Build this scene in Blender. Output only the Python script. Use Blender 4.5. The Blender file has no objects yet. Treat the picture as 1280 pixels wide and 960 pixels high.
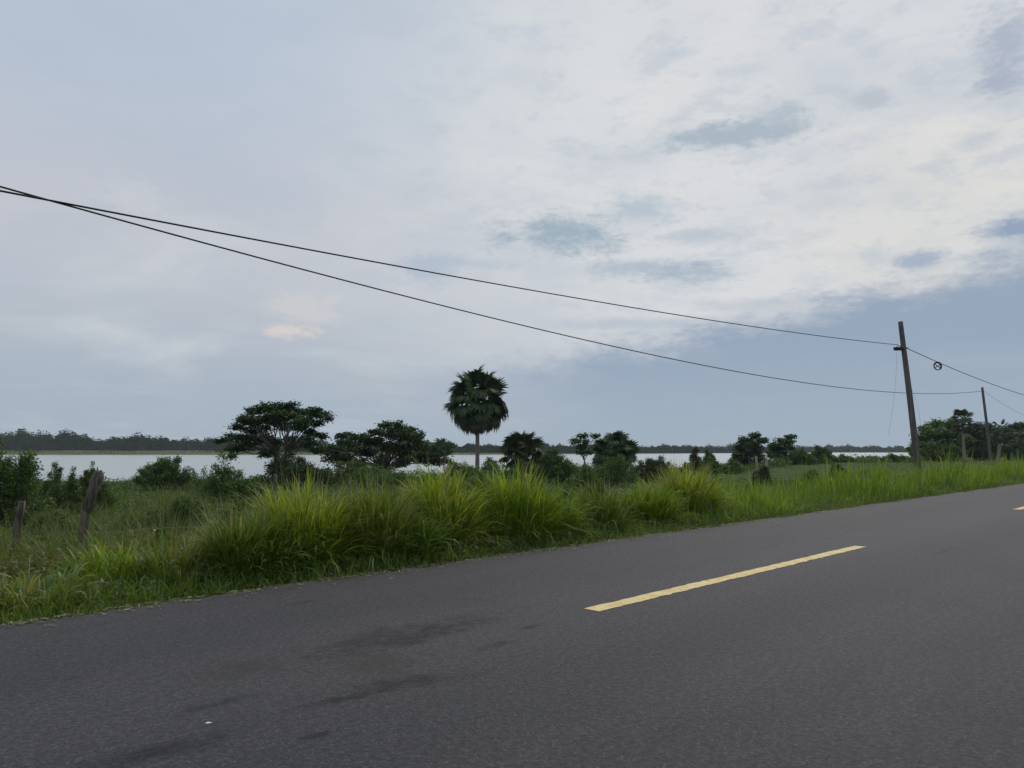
import bpy, math, random
import numpy as np
from mathutils import Vector, Matrix

R = math.radians
random.seed(7)
rng = np.random.default_rng(11)
scene = bpy.context.scene
COL = scene.collection

# ------------------------------------------------------------------ camera
EYE = 1.4
PITCH = math.atan(82 / 960)
cam_data = bpy.data.cameras.new("camera")
cam_data.sensor_width = 36.0
cam_data.lens = 27.0
cam_data.clip_start = 0.05
cam_data.clip_end = 9000
cam = bpy.data.objects.new("camera", cam_data)
cam.location = (0, 0, EYE)
cam.rotation_euler = (math.pi / 2 + PITCH, 0, 0)
COL.objects.link(cam)
scene.camera = cam

# road frame: s runs along the road, d runs across it towards the lake
TH = R(44.5)
DIR = np.array([math.sin(TH), math.cos(TH)])
NRM = np.array([-math.cos(TH), math.sin(TH)])
EDGE, CENTRE = 7.36, 4.15


def pt(px, py, Y):
    """Point at depth Y seen in direction of a photograph pixel (surveying the photo)."""
    u, v = (px - 640) / 960, (480 - py) / 960
    wy = math.cos(PITCH) - v * math.sin(PITCH)
    wz = math.sin(PITCH) + v * math.cos(PITCH)
    k = Y / wy
    return np.array([u * k, Y, EYE + wz * k])


def azel(px, py):
    p = pt(px, py, 1.0) - np.array([0, 0, EYE])
    return math.degrees(math.atan2(p[0], p[1])), math.degrees(math.asin(p[2] / np.linalg.norm(p)))


def on_ground(px, py, z=0.0):
    p = pt(px, py, 1.0) - np.array([0, 0, EYE])
    k = (z - EYE) / p[2]
    return np.array([p[0] * k, p[1] * k, z])


def sd(p):
    return float(p[0] * DIR[0] + p[1] * DIR[1]), float(p[0] * NRM[0] + p[1] * NRM[1])


def from_sd(s, d):
    return s * DIR[0] + d * NRM[0], s * DIR[1] + d * NRM[1]


def at_d(px, d):
    u = (px - 640) / 960 / math.cos(PITCH)
    Y = d / (NRM[1] + NRM[0] * u)
    return u * Y, Y


def lin(r, g, b):
    f = lambda c: c / 12.92 if c <= 0.04045 else ((c + 0.055) / 1.055) ** 2.4
    return (f(r / 255), f(g / 255), f(b / 255))


# ------------------------------------------------------------------ node helper
class S:
    """a socket with arithmetic"""
    nt = None

    def __init__(self, s):
        self.s = s

    @staticmethod
    def m(op, *a, clamp=False):
        n = S.nt.nodes.new("ShaderNodeMath")
        n.operation = op
        n.use_clamp = clamp
        for i, x in enumerate(a):
            if isinstance(x, S):
                S.nt.links.new(x.s, n.inputs[i])
            else:
                n.inputs[i].default_value = x
        return S(n.outputs[0])

    def __add__(a, b): return S.m("ADD", a, b)
    def __radd__(a, b): return S.m("ADD", a, b)
    def __sub__(a, b): return S.m("SUBTRACT", a, b)
    def __rsub__(a, b): return S.m("SUBTRACT", b, a)
    def __mul__(a, b): return S.m("MULTIPLY", a, b)
    def __rmul__(a, b): return S.m("MULTIPLY", a, b)
    def __truediv__(a, b): return S.m("DIVIDE", a, b)
    def __rtruediv__(a, b): return S.m("DIVIDE", b, a)


def sstep(x, lo, hi):
    n = S.nt.nodes.new("ShaderNodeMapRange")
    n.interpolation_type = "SMOOTHSTEP"
    n.clamp = True
    S.nt.links.new(x.s, n.inputs["Value"])
    a, b, t0, t1 = (lo, hi, 0.0, 1.0) if lo < hi else (hi, lo, 1.0, 0.0)
    n.inputs["From Min"].default_value = a
    n.inputs["From Max"].default_value = b
    n.inputs["To Min"].default_value = t0
    n.inputs["To Max"].default_value = t1
    return S(n.outputs["Result"])


def cmix(f, a, b, blend="MIX"):
    n = S.nt.nodes.new("ShaderNodeMix")
    n.data_type = "RGBA"
    n.blend_type = blend
    n.clamp_factor = True
    for idx, x in ((0, f), (6, a), (7, b)):
        if isinstance(x, S):
            S.nt.links.new(x.s, n.inputs[idx])
        elif idx == 0:
            n.inputs[0].default_value = x
        else:
            n.inputs[idx].default_value = (*x, 1.0)
    return S(n.outputs[2])


def noise(vec, scale, detail=4.0, rough=0.5, distort=0.0, color=False):
    n = S.nt.nodes.new("ShaderNodeTexNoise")
    n.inputs["Scale"].default_value = scale
    n.inputs["Detail"].default_value = detail
    n.inputs["Roughness"].default_value = rough
    n.inputs["Distortion"].default_value = distort
    if vec is not None:
        S.nt.links.new(vec.s, n.inputs["Vector"])
    return S(n.outputs["Color" if color else "Fac"])


def combine(x, y, z):
    n = S.nt.nodes.new("ShaderNodeCombineXYZ")
    for i, a in enumerate((x, y, z)):
        if isinstance(a, S):
            S.nt.links.new(a.s, n.inputs[i])
        else:
            n.inputs[i].default_value = a
    return S(n.outputs[0])


def split(v):
    n = S.nt.nodes.new("ShaderNodeSeparateXYZ")
    S.nt.links.new(v.s, n.inputs[0])
    return S(n.outputs[0]), S(n.outputs[1]), S(n.outputs[2])


def texcoord(which):
    n = S.nt.nodes.new("ShaderNodeTexCoord")
    return S(n.outputs[which])


# ------------------------------------------------------------------ world and sun
SUN_AZ, SUN_EL = 24.0, 42.0
SKY_STRENGTH = 0.1
world = bpy.data.worlds.new("World")
scene.world = world
world.use_nodes = True
nt = world.node_tree
nt.nodes.clear()
S.nt = nt
out = nt.nodes.new("ShaderNodeOutputWorld")
bg = nt.nodes.new("ShaderNodeBackground")
bg.inputs["Strength"].default_value = SKY_STRENGTH
nt.links.new(bg.outputs[0], out.inputs[0])
sky = nt.nodes.new("ShaderNodeTexSky")
sky.sky_type = "NISHITA"
sky.sun_disc = False
sky.sun_elevation = R(SUN_EL)
sky.sun_rotation = R(SUN_AZ)
sky.air_density = 1.0
sky.dust_density = 2.0

gen = texcoord("Generated")
dx, dy, dz = split(gen)
el = S.m("ARCSINE", dz) * (180 / math.pi)
az = S.m("ARCTAN2", dx, dy) * (180 / math.pi)
den = S.m("MAXIMUM", dz, 0.0) + 0.16
pl = combine(dx / den, dy / den, 0.0)              # cloud layer seen in perspective
cv = combine(az * 0.1, el * 0.24, 0.0)             # wide streaks
n_big = noise(pl, 1.1, 6, 0.55, 0.4)
n_mid = noise(pl, 3.2, 7, 0.6, 0.3)
n_streak = noise(cv, 0.55, 6, 0.55, 0.3)
n_edge = noise(cv, 2.2, 7, 0.62, 0.2)
n_fine = noise(combine(az * 0.1 + 2.0, el * 0.2, 9.0), 15.0, 6, 0.7, 0.2)
n_edge2 = noise(combine(az * 0.1 + 7.3, el * 0.24, 3.1), 5.5, 6, 0.65, 0.1)


def ang_to(px, py):
    a, e = azel(px, py)
    a, e = R(a), R(e)
    g = (math.sin(a) * math.cos(e), math.cos(a) * math.cos(e), math.sin(e))
    dot = dx * g[0] + dy * g[1] + dz * g[2]
    return S.m("ARCCOSINE", S.m("MINIMUM", S.m("MAXIMUM", dot, -1.0), 1.0)) * (180 / math.pi)


C = lambda *c: tuple(x / SKY_STRENGTH for x in lin(*c))
cloud = cmix(sstep(el, 1.0, 15.0), C(168, 180, 192), C(192, 196, 206))
cloud = cmix(sstep(el, 15.0, 27.0), cloud, C(184, 196, 212))
glow = sstep(ang_to(960, 190) + (n_big - 0.5) * 22.0, 40.0, 6.0)
cloud = cmix(glow, cloud, C(216, 218, 221))
warm = sstep(ang_to(1180, 300) + (n_edge - 0.5) * 12.0, 13.0, 2.0)
cloud = cmix(warm * 0.6, cloud, C(226, 223, 214))
warm2 = sstep(ang_to(700, 150) + (n_mid - 0.5) * 16.0, 11.0, 2.0)
cloud = cmix(warm2 * 0.5, cloud, C(222, 224, 225))
# soft mottling of the overcast
cloud = cmix(sstep(n_streak, 0.42, 0.75) * 0.3, cloud, C(168, 184, 203))
cloud = cmix(sstep(n_big, 0.48, 0.72) * 0.55, cloud, C(214, 218, 221))
cloud = cmix(sstep(n_mid, 0.46, 0.72) * 0.36, cloud, C(178, 191, 203))
cloud = cmix(sstep(n_edge, 0.54, 0.78) * 0.30, cloud, C(176, 189, 201))
cloud = cmix(glow * sstep(n_edge + (n_fine - 0.5) * 0.25, 0.50, 0.66) * 0.42, cloud, C(188, 197, 207))
cloud = cmix(sstep(n_edge2 + (n_fine - 0.5) * 0.3, 0.54, 0.70) * sstep(el, 4.0, 10.0) * 0.20, cloud, C(184, 194, 206))
# slate cloud bank low on the right
f_bank = S.m("MINIMUM", az, 55.0) * 0.165 + 6.9
edge_n = (n_edge - 0.5) * 3.6 + (n_edge2 - 0.5) * 2.4 + (n_fine - 0.5) * 1.2
rel = f_bank - el + edge_n
bank = sstep(rel, -0.8, 2.2) * sstep(az + (n_edge - 0.5) * 10.0, -16.0, 10.0) * sstep(az, 150.0, 90.0)
bank_c = cmix(sstep(el, 0.5, 7.5), C(153, 170, 187), C(143, 161, 184))
bank_c = cmix(sstep(n_streak, 0.4, 0.8) * 0.3, bank_c, C(158, 172, 192))
cloud = cmix(bank * 0.93, cloud, bank_c)
low = sstep(el + (n_streak - 0.5) * 3.0, 9.5, 2.0)
cloud = cmix(low * 0.35, cloud, C(160, 176, 192))


def wisp(px, py, wx, wy, colr, alpha, soft=1.0):
    global cloud
    a, e = azel(px, py)
    ax = (az - a) / (wx * 0.055)
    ey = (el - e) / (wy * 0.055)
    r = S.m("SQRT", ax * ax + ey * ey) + (n_edge - 0.5) * 2.4 + (n_edge2 - 0.5) * 2.0 + (n_fine - 0.5) * 1.4
    cloud = cmix(sstep(r, 1.5, 0.15) * min(1.0, alpha * 1.1), cloud, C(*colr))


wisp(905, 170, 90, 17, (164, 180, 193), 0.85)
wisp(965, 152, 42, 26, (170, 184, 196), 0.7)
wisp(705, 293, 78, 25, (158, 176, 190), 0.9)
wisp(800, 264, 52, 20, (172, 188, 200), 0.7)
wisp(880, 296, 60, 11, (180, 191, 202), 0.7)
wisp(800, 335, 78, 11, (172, 186, 199), 0.75)
wisp(860, 340, 60, 17, (164, 180, 196), 0.75)
wisp(535, 335, 44, 22, (172, 187, 203), 0.7)
wisp(600, 330, 55, 9, (180, 192, 205), 0.6)
wisp(1262, 62, 42, 46, (160, 172, 192), 0.75)
wisp(1088, 124, 32, 12, (178, 187, 199), 0.7)
wisp(1274, 285, 38, 18, (146, 163, 188), 0.95)
wisp(1150, 325, 30, 10, (160, 174, 194), 0.8)
wisp(1218, 178, 26, 10, (190, 198, 206), 0.7)
wisp(1040, 230, 40, 6, (196, 202, 210), 0.6)
wisp(840, 68, 24, 8, (188, 198, 210), 0.6)
wisp(930, 88, 30, 7, (194, 203, 212), 0.6)
wisp(950, 380, 70, 8, (186, 193, 203), 0.6)
wisp(800, 405, 110, 9, (176, 188, 201), 0.6)
wisp(364, 413, 34, 8, (224, 213, 204), 0.65)
wisp(385, 388, 44, 22, (208, 206, 207), 0.6)
wisp(160, 240, 40, 22, (202, 205, 212), 0.5)

cover = sstep(n_big + n_mid * 0.3, 0.30, 0.62) * 0.05 + 0.94
final = cmix(cover, S(sky.outputs[0]), cloud)
nt.links.new(final.s, bg.inputs["Color"])
world.cycles.sampling_method = "MANUAL"
world.cycles.sample_map_resolution = 1024

sun_data = bpy.data.lights.new("sun", "SUN")
sun_data.energy = 1.5
sun_data.angle = R(12)
sun_data.color = (1.0, 0.95, 0.88)
sun = bpy.data.objects.new("sun", sun_data)
to_sun = Vector((math.sin(R(SUN_AZ)) * math.cos(R(SUN_EL)), math.cos(R(SUN_AZ)) * math.cos(R(SUN_EL)), math.sin(R(SUN_EL))))
sun.rotation_euler = to_sun.to_track_quat("Z", "Y").to_euler()
sun.location = (0, 0, 60)
COL.objects.link(sun)

scene.view_settings.view_transform = "Standard"
scene.view_settings.look = "None"
scene.view_settings.exposure = 0.0
scene.view_settings.gamma = 1.0
scene.render.engine = "CYCLES"
scene.cycles.use_denoising = True
scene.cycles.max_bounces = 6
scene.cycles.diffuse_bounces = 4
scene.cycles.transmission_bounces = 4
scene.cycles.volume_bounces = 1
scene.cycles.transparent_max_bounces = 6

# ------------------------------------------------------------------ materials


def new_mat(name):
    m = bpy.data.materials.new(name)
    m.use_nodes = True
    m.node_tree.nodes.clear()
    S.nt = m.node_tree
    o = m.node_tree.nodes.new("ShaderNodeOutputMaterial")
    return m, o


def principled(o, color, rough=0.8, spec=0.3, bump=None, bump_s=0.3, bump_d=0.02, **kw):
    b = S.nt.nodes.new("ShaderNodeBsdfPrincipled")
    for key, x in (("Base Color", color), ("Roughness", rough), ("Specular IOR Level", spec)):
        if isinstance(x, S):
            S.nt.links.new(x.s, b.inputs[key])
        elif key == "Base Color":
            b.inputs[key].default_value = (*x, 1)
        else:
            b.inputs[key].default_value = x
    for k, x in kw.items():
        b.inputs[k].default_value = x
    if bump is not None:
        n = S.nt.nodes.new("ShaderNodeBump")
        n.inputs["Strength"].default_value = bump_s
        n.inputs["Distance"].default_value = bump_d
        S.nt.links.new(bump.s, n.inputs["Height"])
        S.nt.links.new(n.outputs[0], b.inputs["Normal"])
    S.nt.links.new(b.outputs[0], o.inputs["Surface"])
    return b


def leaf_mat(name, cols, trans=0.35, rough=0.5, gloss=0.035, tcol=None):
    """leaf / blade material: per-leaf tint attribute picks a colour along a ramp"""
    m, o = new_mat(name)
    a = S.nt.nodes.new("ShaderNodeAttribute")
    a.attribute_name = "tint"
    ramp = S.nt.nodes.new("ShaderNodeValToRGB")
    cr = ramp.color_ramp
    while len(cr.elements) < len(cols):
        cr.elements.new(0.5)
    for i, c in enumerate(cols):
        cr.elements[i].position = i / (len(cols) - 1)
        cr.elements[i].color = (*c, 1)
    S.nt.links.new(a.outputs["Fac"], ramp.inputs[0])
    df = S.nt.nodes.new("ShaderNodeBsdfDiffuse")
    tr = S.nt.nodes.new("ShaderNodeBsdfTranslucent")
    gl = S.nt.nodes.new("ShaderNodeBsdfGlossy")
    gl.inputs["Roughness"].default_value = rough
    gl.inputs["Color"].default_value = (0.9, 0.95, 0.9, 1)
    S.nt.links.new(ramp.outputs[0], df.inputs[0])
    tint = cmix(1.0, S(ramp.outputs[0]), tcol or (1.25, 1.15, 0.5), "MULTIPLY")
    S.nt.links.new(tint.s, tr.inputs[0])
    mx = S.nt.nodes.new("ShaderNodeMixShader")
    mx.inputs[0].default_value = trans
    S.nt.links.new(df.outputs[0], mx.inputs[1])
    S.nt.links.new(tr.outputs[0], mx.inputs[2])
    mx2 = S.nt.nodes.new("ShaderNodeMixShader")
    mx2.inputs[0].default_value = gloss
    S.nt.links.new(mx.outputs[0], mx2.inputs[1])
    S.nt.links.new(gl.outputs[0], mx2.inputs[2])
    S.nt.links.new(mx2.outputs[0], o.inputs["Surface"])
    return m


M = {}
M["grass_bright"] = leaf_mat("bright_grass", [(0.065, 0.135, 0.014), (0.14, 0.24, 0.02), (0.25, 0.335, 0.030), (0.42, 0.43, 0.14)], 0.45)
M["grass_olive"] = leaf_mat("olive_grass", [(0.045, 0.095, 0.014), (0.09, 0.16, 0.02), (0.16, 0.22, 0.035), (0.29, 0.28, 0.11)], 0.4)
M["grass_low"] = leaf_mat("low_grass", [(0.04, 0.09, 0.013), (0.075, 0.14, 0.018), (0.12, 0.175, 0.03), (0.19, 0.18, 0.06)], 0.35)
M["weed"] = leaf_mat("weed_leaf", [(0.035, 0.075, 0.014), (0.07, 0.13, 0.022), (0.12, 0.18, 0.032), (0.18, 0.17, 0.06)], 0.3)
M["creeper"] = leaf_mat("creeper_leaf", [(0.04, 0.07, 0.018), (0.09, 0.12, 0.04), (0.15, 0.15, 0.06), (0.18, 0.11, 0.06)], 0.3)
M["tree_leaf"] = leaf_mat("tree_leaf", [(0.020, 0.046, 0.014), (0.034, 0.072, 0.019), (0.052, 0.098, 0.024), (0.075, 0.078, 0.034)], 0.22, 0.5, 0.03, tcol=(1.1, 1.15, 0.6))
M["bush_leaf"] = leaf_mat("bush_leaf", [(0.035, 0.075, 0.016), (0.065, 0.125, 0.022), (0.10, 0.165, 0.03), (0.15, 0.17, 0.05)], 0.28)
M["russet_leaf"] = leaf_mat("russet_leaf", [(0.03, 0.06, 0.016), (0.05, 0.07, 0.02), (0.07, 0.07, 0.026), (0.09, 0.06, 0.034)], 0.25)
M["palm_leaf"] = leaf_mat("palm_leaf", [(0.026, 0.05, 0.02), (0.04, 0.07, 0.026), (0.058, 0.09, 0.032), (0.08, 0.10, 0.045)], 0.12, 0.5, 0.025)
M["dead_frond"] = leaf_mat("dead_frond", [(0.06, 0.05, 0.035), (0.10, 0.085, 0.06), (0.14, 0.12, 0.085)], 0.15)
M["far_leaf"] = leaf_mat("far_leaf", [(0.012, 0.028, 0.011), (0.019, 0.042, 0.014), (0.032, 0.06, 0.018)], 0.2, 0.5, 0.0)
M["reed"] = leaf_mat("reed", [(0.08, 0.10, 0.035), (0.12, 0.13, 0.05), (0.16, 0.15, 0.07)], 0.3)
M["straw"] = leaf_mat("straw", [(0.22, 0.19, 0.10), (0.30, 0.27, 0.16), (0.36, 0.33, 0.22)], 0.3)


def bark_mat(name, c0, c1, scale=14, stretch=0.12):
    m, o = new_mat(name)
    oc = texcoord("Object")
    x, y, z = split(oc)
    v = combine(x, y, z * stretch)
    n = noise(v, scale, 6, 0.65, 0.3)
    n2 = noise(oc, 2.2, 3)
    c = cmix(sstep(n, 0.3, 0.7), c0, c1)
    c = cmix(sstep(n2, 0.5, 0.75) * 0.5, c, tuple(a * 0.6 for a in c0))
    principled(o, c, 0.9, 0.15, bump=n, bump_s=0.6, bump_d=0.02)
    return m


M["bark"] = bark_mat("bark", (0.07, 0.06, 0.05), (0.16, 0.14, 0.12))
M["palm_trunk"] = bark_mat("palm_trunk", (0.14, 0.125, 0.10), (0.30, 0.27, 0.23), 9, 4.0)
M["pole_wood"] = bark_mat("pole_wood", (0.085, 0.075, 0.065), (0.17, 0.155, 0.14), 12, 0.05)
M["post_wood"] = bark_mat("post_wood", (0.05, 0.042, 0.034), (0.19, 0.165, 0.14), 22, 0.1)
M["post_pale"] = bark_mat("post_pale", (0.22, 0.21, 0.19), (0.42, 0.40, 0.36), 20, 0.1)
m, o = new_mat("black_cable")
principled(o, (0.012, 0.012, 0.014), 0.55, 0.3)
M["cable"] = m
m, o = new_mat("galvanised_steel")
principled(o, cmix(sstep(noise(texcoord("Object"), 40, 3), 0.35, 0.65), (0.16, 0.15, 0.14), (0.28, 0.27, 0.26)), 0.55, 0.5, Metallic=0.6)
M["steel"] = m
m, o = new_mat("white_scrap")
principled(o, cmix(sstep(noise(texcoord("Object"), 60, 3), 0.4, 0.7), (0.72, 0.71, 0.68), (0.5, 0.48, 0.44)), 0.7, 0.3)
M["scrap"] = m
m, o = new_mat("pebble")
a = S.nt.nodes.new("ShaderNodeAttribute")
a.attribute_name = "tint"
principled(o, cmix(S(a.outputs["Fac"]), (0.12, 0.105, 0.09), (0.42, 0.39, 0.33)), 0.9, 0.2)
M["pebble"] = m

# asphalt (object space: x along the road, y across it)
m, o = new_mat("asphalt")
oc = texcoord("Object")
ox, oy, oz = split(oc)
flat = combine(ox, oy, 0.0)
fine = noise(flat, 95, 3, 0.7)
grit = noise(flat, 210, 2, 0.6)
mid = noise(flat, 7.0, 5, 0.6)
big = noise(combine(ox * 0.3, oy, 0.0), 1.5, 5, 0.6, 0.4)
vor = S.nt.nodes.new("ShaderNodeTexVoronoi")
vor.inputs["Scale"].default_value = 68
S.nt.links.new(flat.s, vor.inputs["Vector"])
vcell = split(S(vor.outputs["Color"]))[0]
vdist = S(vor.outputs["Distance"])
col = cmix(sstep(mid, 0.3, 0.72), (0.066, 0.058, 0.062), (0.088, 0.078, 0.083))
col = cmix(sstep(big, 0.40, 0.66) * 0.7, col, (0.043, 0.039, 0.043))
col = cmix(sstep(noise(flat, 2.1, 5, 0.7, 0.5), 0.52, 0.72) * 0.4, col, (0.095, 0.086, 0.088))
wheel = sstep(S.m("ABSOLUTE", oy - (CENTRE - 1.05) + (big - 0.5) * 0.8), 0.75, 0.1)
col = cmix(wheel * 0.8, col, (0.040, 0.038, 0.042))
wheel2 = sstep(S.m("ABSOLUTE", oy - (CENTRE + 0.35) + (big - 0.5) * 0.3), 0.8, 0.2)
col = cmix(wheel2 * 0.55, col, (0.098, 0.090, 0.094))
wheel3 = sstep(S.m("ABSOLUTE", oy - (CENTRE + 1.7) + (big - 0.5) * 0.6), 0.6, 0.1)
col = cmix(wheel3 * 0.55, col, (0.044, 0.042, 0.046))
col = cmix(sstep(oy + (mid - 0.5) * 0.6, EDGE - 0.9, EDGE) * 0.35, col, (0.085, 0.082, 0.078))
coarse = noise(flat, 26, 5, 0.8)
col = cmix(sstep(coarse, 0.40, 0.62), cmix(0.62, col, (0.018, 0.017, 0.019)), cmix(0.26, col, (0.16, 0.155, 0.16)))
col = cmix(sstep(oy + (mid - 0.5) * 0.25 + (fine - 0.5) * 0.2, EDGE - 0.16, EDGE - 0.02) * 0.7, col, (0.17, 0.155, 0.13))
col = cmix(sstep(fine, 0.42, 0.66) * 0.7, cmix(0.5, col, (0.016, 0.015, 0.017)), cmix(0.15, col, (0.17, 0.165, 0.17)))
col = cmix(sstep(vcell, 0.84, 0.93) * sstep(vdist, 0.5, 0.25) * 0.5, col, (0.17, 0.165, 0.165))
col = cmix(sstep(vcell, 0.2, 0.1) * sstep(vdist, 0.55, 0.25) * 0.6, col, (0.014, 0.014, 0.015))
warp = noise(flat, 3.5, 5, 0.65)
warp2 = noise(flat, 14.0, 4, 0.65)
blotch = sstep(noise(combine(ox * 0.6, oy, 2.0), 9.0, 6, 0.75, 0.6), 0.42, 0.56)


def stain(px, py, w_s, w_d, strength, colr=(0.014, 0.013, 0.015), rot=0.0):
    global col
    s0, d0 = sd(on_ground(px, py))
    a, b = ox - s0, oy - d0
    c_, s_ = math.cos(rot), math.sin(rot)
    u, v = a * c_ + b * s_, b * c_ - a * s_
    r = S.m("SQRT", (u / w_s) * (u / w_s) + (v / w_d) * (v / w_d)) + (warp - 0.5) * 2.6 + (warp2 - 0.5) * 1.3
    col = cmix(sstep(r, 1.45, 0.2) * min(1.0, strength * 1.3) * (0.55 + 0.45 * blotch), col, colr)


stain(545, 790, 0.75, 0.2, 0.75, rot=0.1)
stain(468, 802, 0.7, 0.26, 0.6, rot=0.1)
stain(470, 830, 0.35, 0.3, 0.5, (0.030, 0.026, 0.020))
stain(500, 858, 0.42, 0.12, 0.75, rot=-0.25)
stain(430, 876, 0.3, 0.05, 0.8, rot=-0.2)
stain(300, 838, 0.4, 0.2, 0.45, (0.032, 0.029, 0.024))
stain(205, 942, 0.35, 0.11, 0.85, rot=-0.1)
stain(262, 884, 0.25, 0.06, 0.6)
stain(620, 808, 0.2, 0.05, 0.7)
stain(660, 786, 0.12, 0.05, 0.8)
stain(395, 922, 0.08, 0.03, 0.85)
stain(95, 849, 0.1, 0.03, 0.8)
stain(385, 753, 0.25, 0.05, 0.6)
stain(1180, 690, 0.5, 0.05, 0.5)
# long thin cracks
cr = noise(combine(ox * 0.55, oy * 1.7, 4.0), 1.6, 6, 0.6, 0.5)
crack = sstep(S.m("ABSOLUTE", cr - 0.5), 0.008, 0.002) * sstep(noise(flat, 0.7, 2), 0.5, 0.62)
col = cmix(crack * 0.8, col, (0.03, 0.03, 0.03))
rgh = sstep(fine, 0.2, 0.8) * 0.2 + 0.68
principled(o, col, rgh, 0.25, bump=fine * 0.7 + coarse * 0.8 + vdist * 0.5, bump_s=0.7, bump_d=0.008)
M["asphalt"] = m

m, o = new_mat("yellow_road_paint")
oc = texcoord("Object")
wn = noise(oc, 16, 6, 0.7)
fn = noise(oc, 60, 3, 0.75)
c = cmix(sstep(noise(oc, 5, 4), 0.35, 0.7), (0.66, 0.47, 0.16), (0.74, 0.60, 0.30))
c = cmix(sstep(fn, 0.55, 0.75) * 0.5, c, (0.3, 0.25, 0.16))
c = cmix(sstep(wn + (fn - 0.5) * 0.35, 0.55, 0.68) * 0.8, c, (0.13, 0.115, 0.10))
principled(o, c, 0.75, 0.3, bump=fn, bump_s=0.3, bump_d=0.003)
M["paint"] = m

# ground
m, o = new_mat("field_ground")
geo = S.nt.nodes.new("ShaderNodeNewGeometry")
pos = S(geo.outputs["Position"])
gx, gy, gz = split(pos)
n1 = noise(pos, 0.22, 6, 0.6, 0.3)
n2 = noise(pos, 1.6, 6, 0.65)
n3 = noise(pos, 9, 4, 0.7)
gs = gx * float(DIR[0]) + gy * float(DIR[1])
gd = gx * float(NRM[0]) + gy * float(NRM[1])
grass_c = cmix(sstep(n1, 0.35, 0.65), (0.040, 0.062, 0.020), (0.075, 0.088, 0.032))
grass_c = cmix(sstep(n2, 0.45, 0.7) * 0.55, grass_c, (0.055, 0.048, 0.026))
grass_c = cmix(sstep(n3, 0.4, 0.75) * 0.4, grass_c, (0.03, 0.045, 0.014))
soil = cmix(sstep(n2, 0.3, 0.7), (0.085, 0.058, 0.038), (0.13, 0.092, 0.062))
bare = sstep(n1 + (n2 - 0.5) * 0.4, 0.58, 0.70) * 0.55
sx, sy = pt(930, 598, 44)[:2]
rr = S.m("SQRT", ((gx - float(sx)) / 11.0) * ((gx - float(sx)) / 11.0) + ((gy - float(sy)) / 7.0) * ((gy - float(sy)) / 7.0)) + (n2 - 0.5) * 1.4
bare = S.m("MAXIMUM", bare, sstep(rr, 1.1, 0.5))
cg = cmix(bare, grass_c, soil)
# gritty sand where the asphalt crumbles into the verge
sand = sstep(S.m("ABSOLUTE", gd - (EDGE + 0.02) + (n2 - 0.5) * 0.18), 0.22, 0.05) * 0.8
cg = cmix(sand, cg, cmix(sstep(n3, 0.4, 0.6), (0.16, 0.14, 0.11), (0.25, 0.225, 0.18)))
far = sstep(gy, 250.0, 330.0)
marsh = cmix(sstep(noise(combine(gx * 0.02, gy * 0.08, 0.0), 1.0, 4), 0.4, 0.62), (0.10, 0.125, 0.05), (0.15, 0.14, 0.07))
cg = cmix(far, cg, marsh)
principled(o, cg, 0.95, 0.1, bump=n3 + n2, bump_s=0.7, bump_d=0.06)
M["ground"] = m

m, o = new_mat("lake_water")
geo = S.nt.nodes.new("ShaderNodeNewGeometry")
pos = S(geo.outputs["Position"])
gx, gy, gz = split(pos)
w1 = noise(combine(gx * 0.6, gy * 1.6, 0.0), 1.1, 4, 0.6)
principled(o, (0.38, 0.40, 0.38), 0.25, 0.5, bump=w1, bump_s=0.25, bump_d=0.1, IOR=1.5)
M["water"] = m

# ------------------------------------------------------------------ object helpers


def tag(o, label=None, cat=None, group=None, kind=None):
    if label: o["label"] = label
    if cat: o["category"] = cat
    if group: o["group"] = group
    if kind: o["kind"] = kind
    return o


def empty(name, loc, label, cat, group=None):
    e = bpy.data.objects.new(name, None)
    e.empty_display_size = 0.3
    e.location = loc
    COL.objects.link(e)
    return tag(e, label, cat, group)


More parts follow.
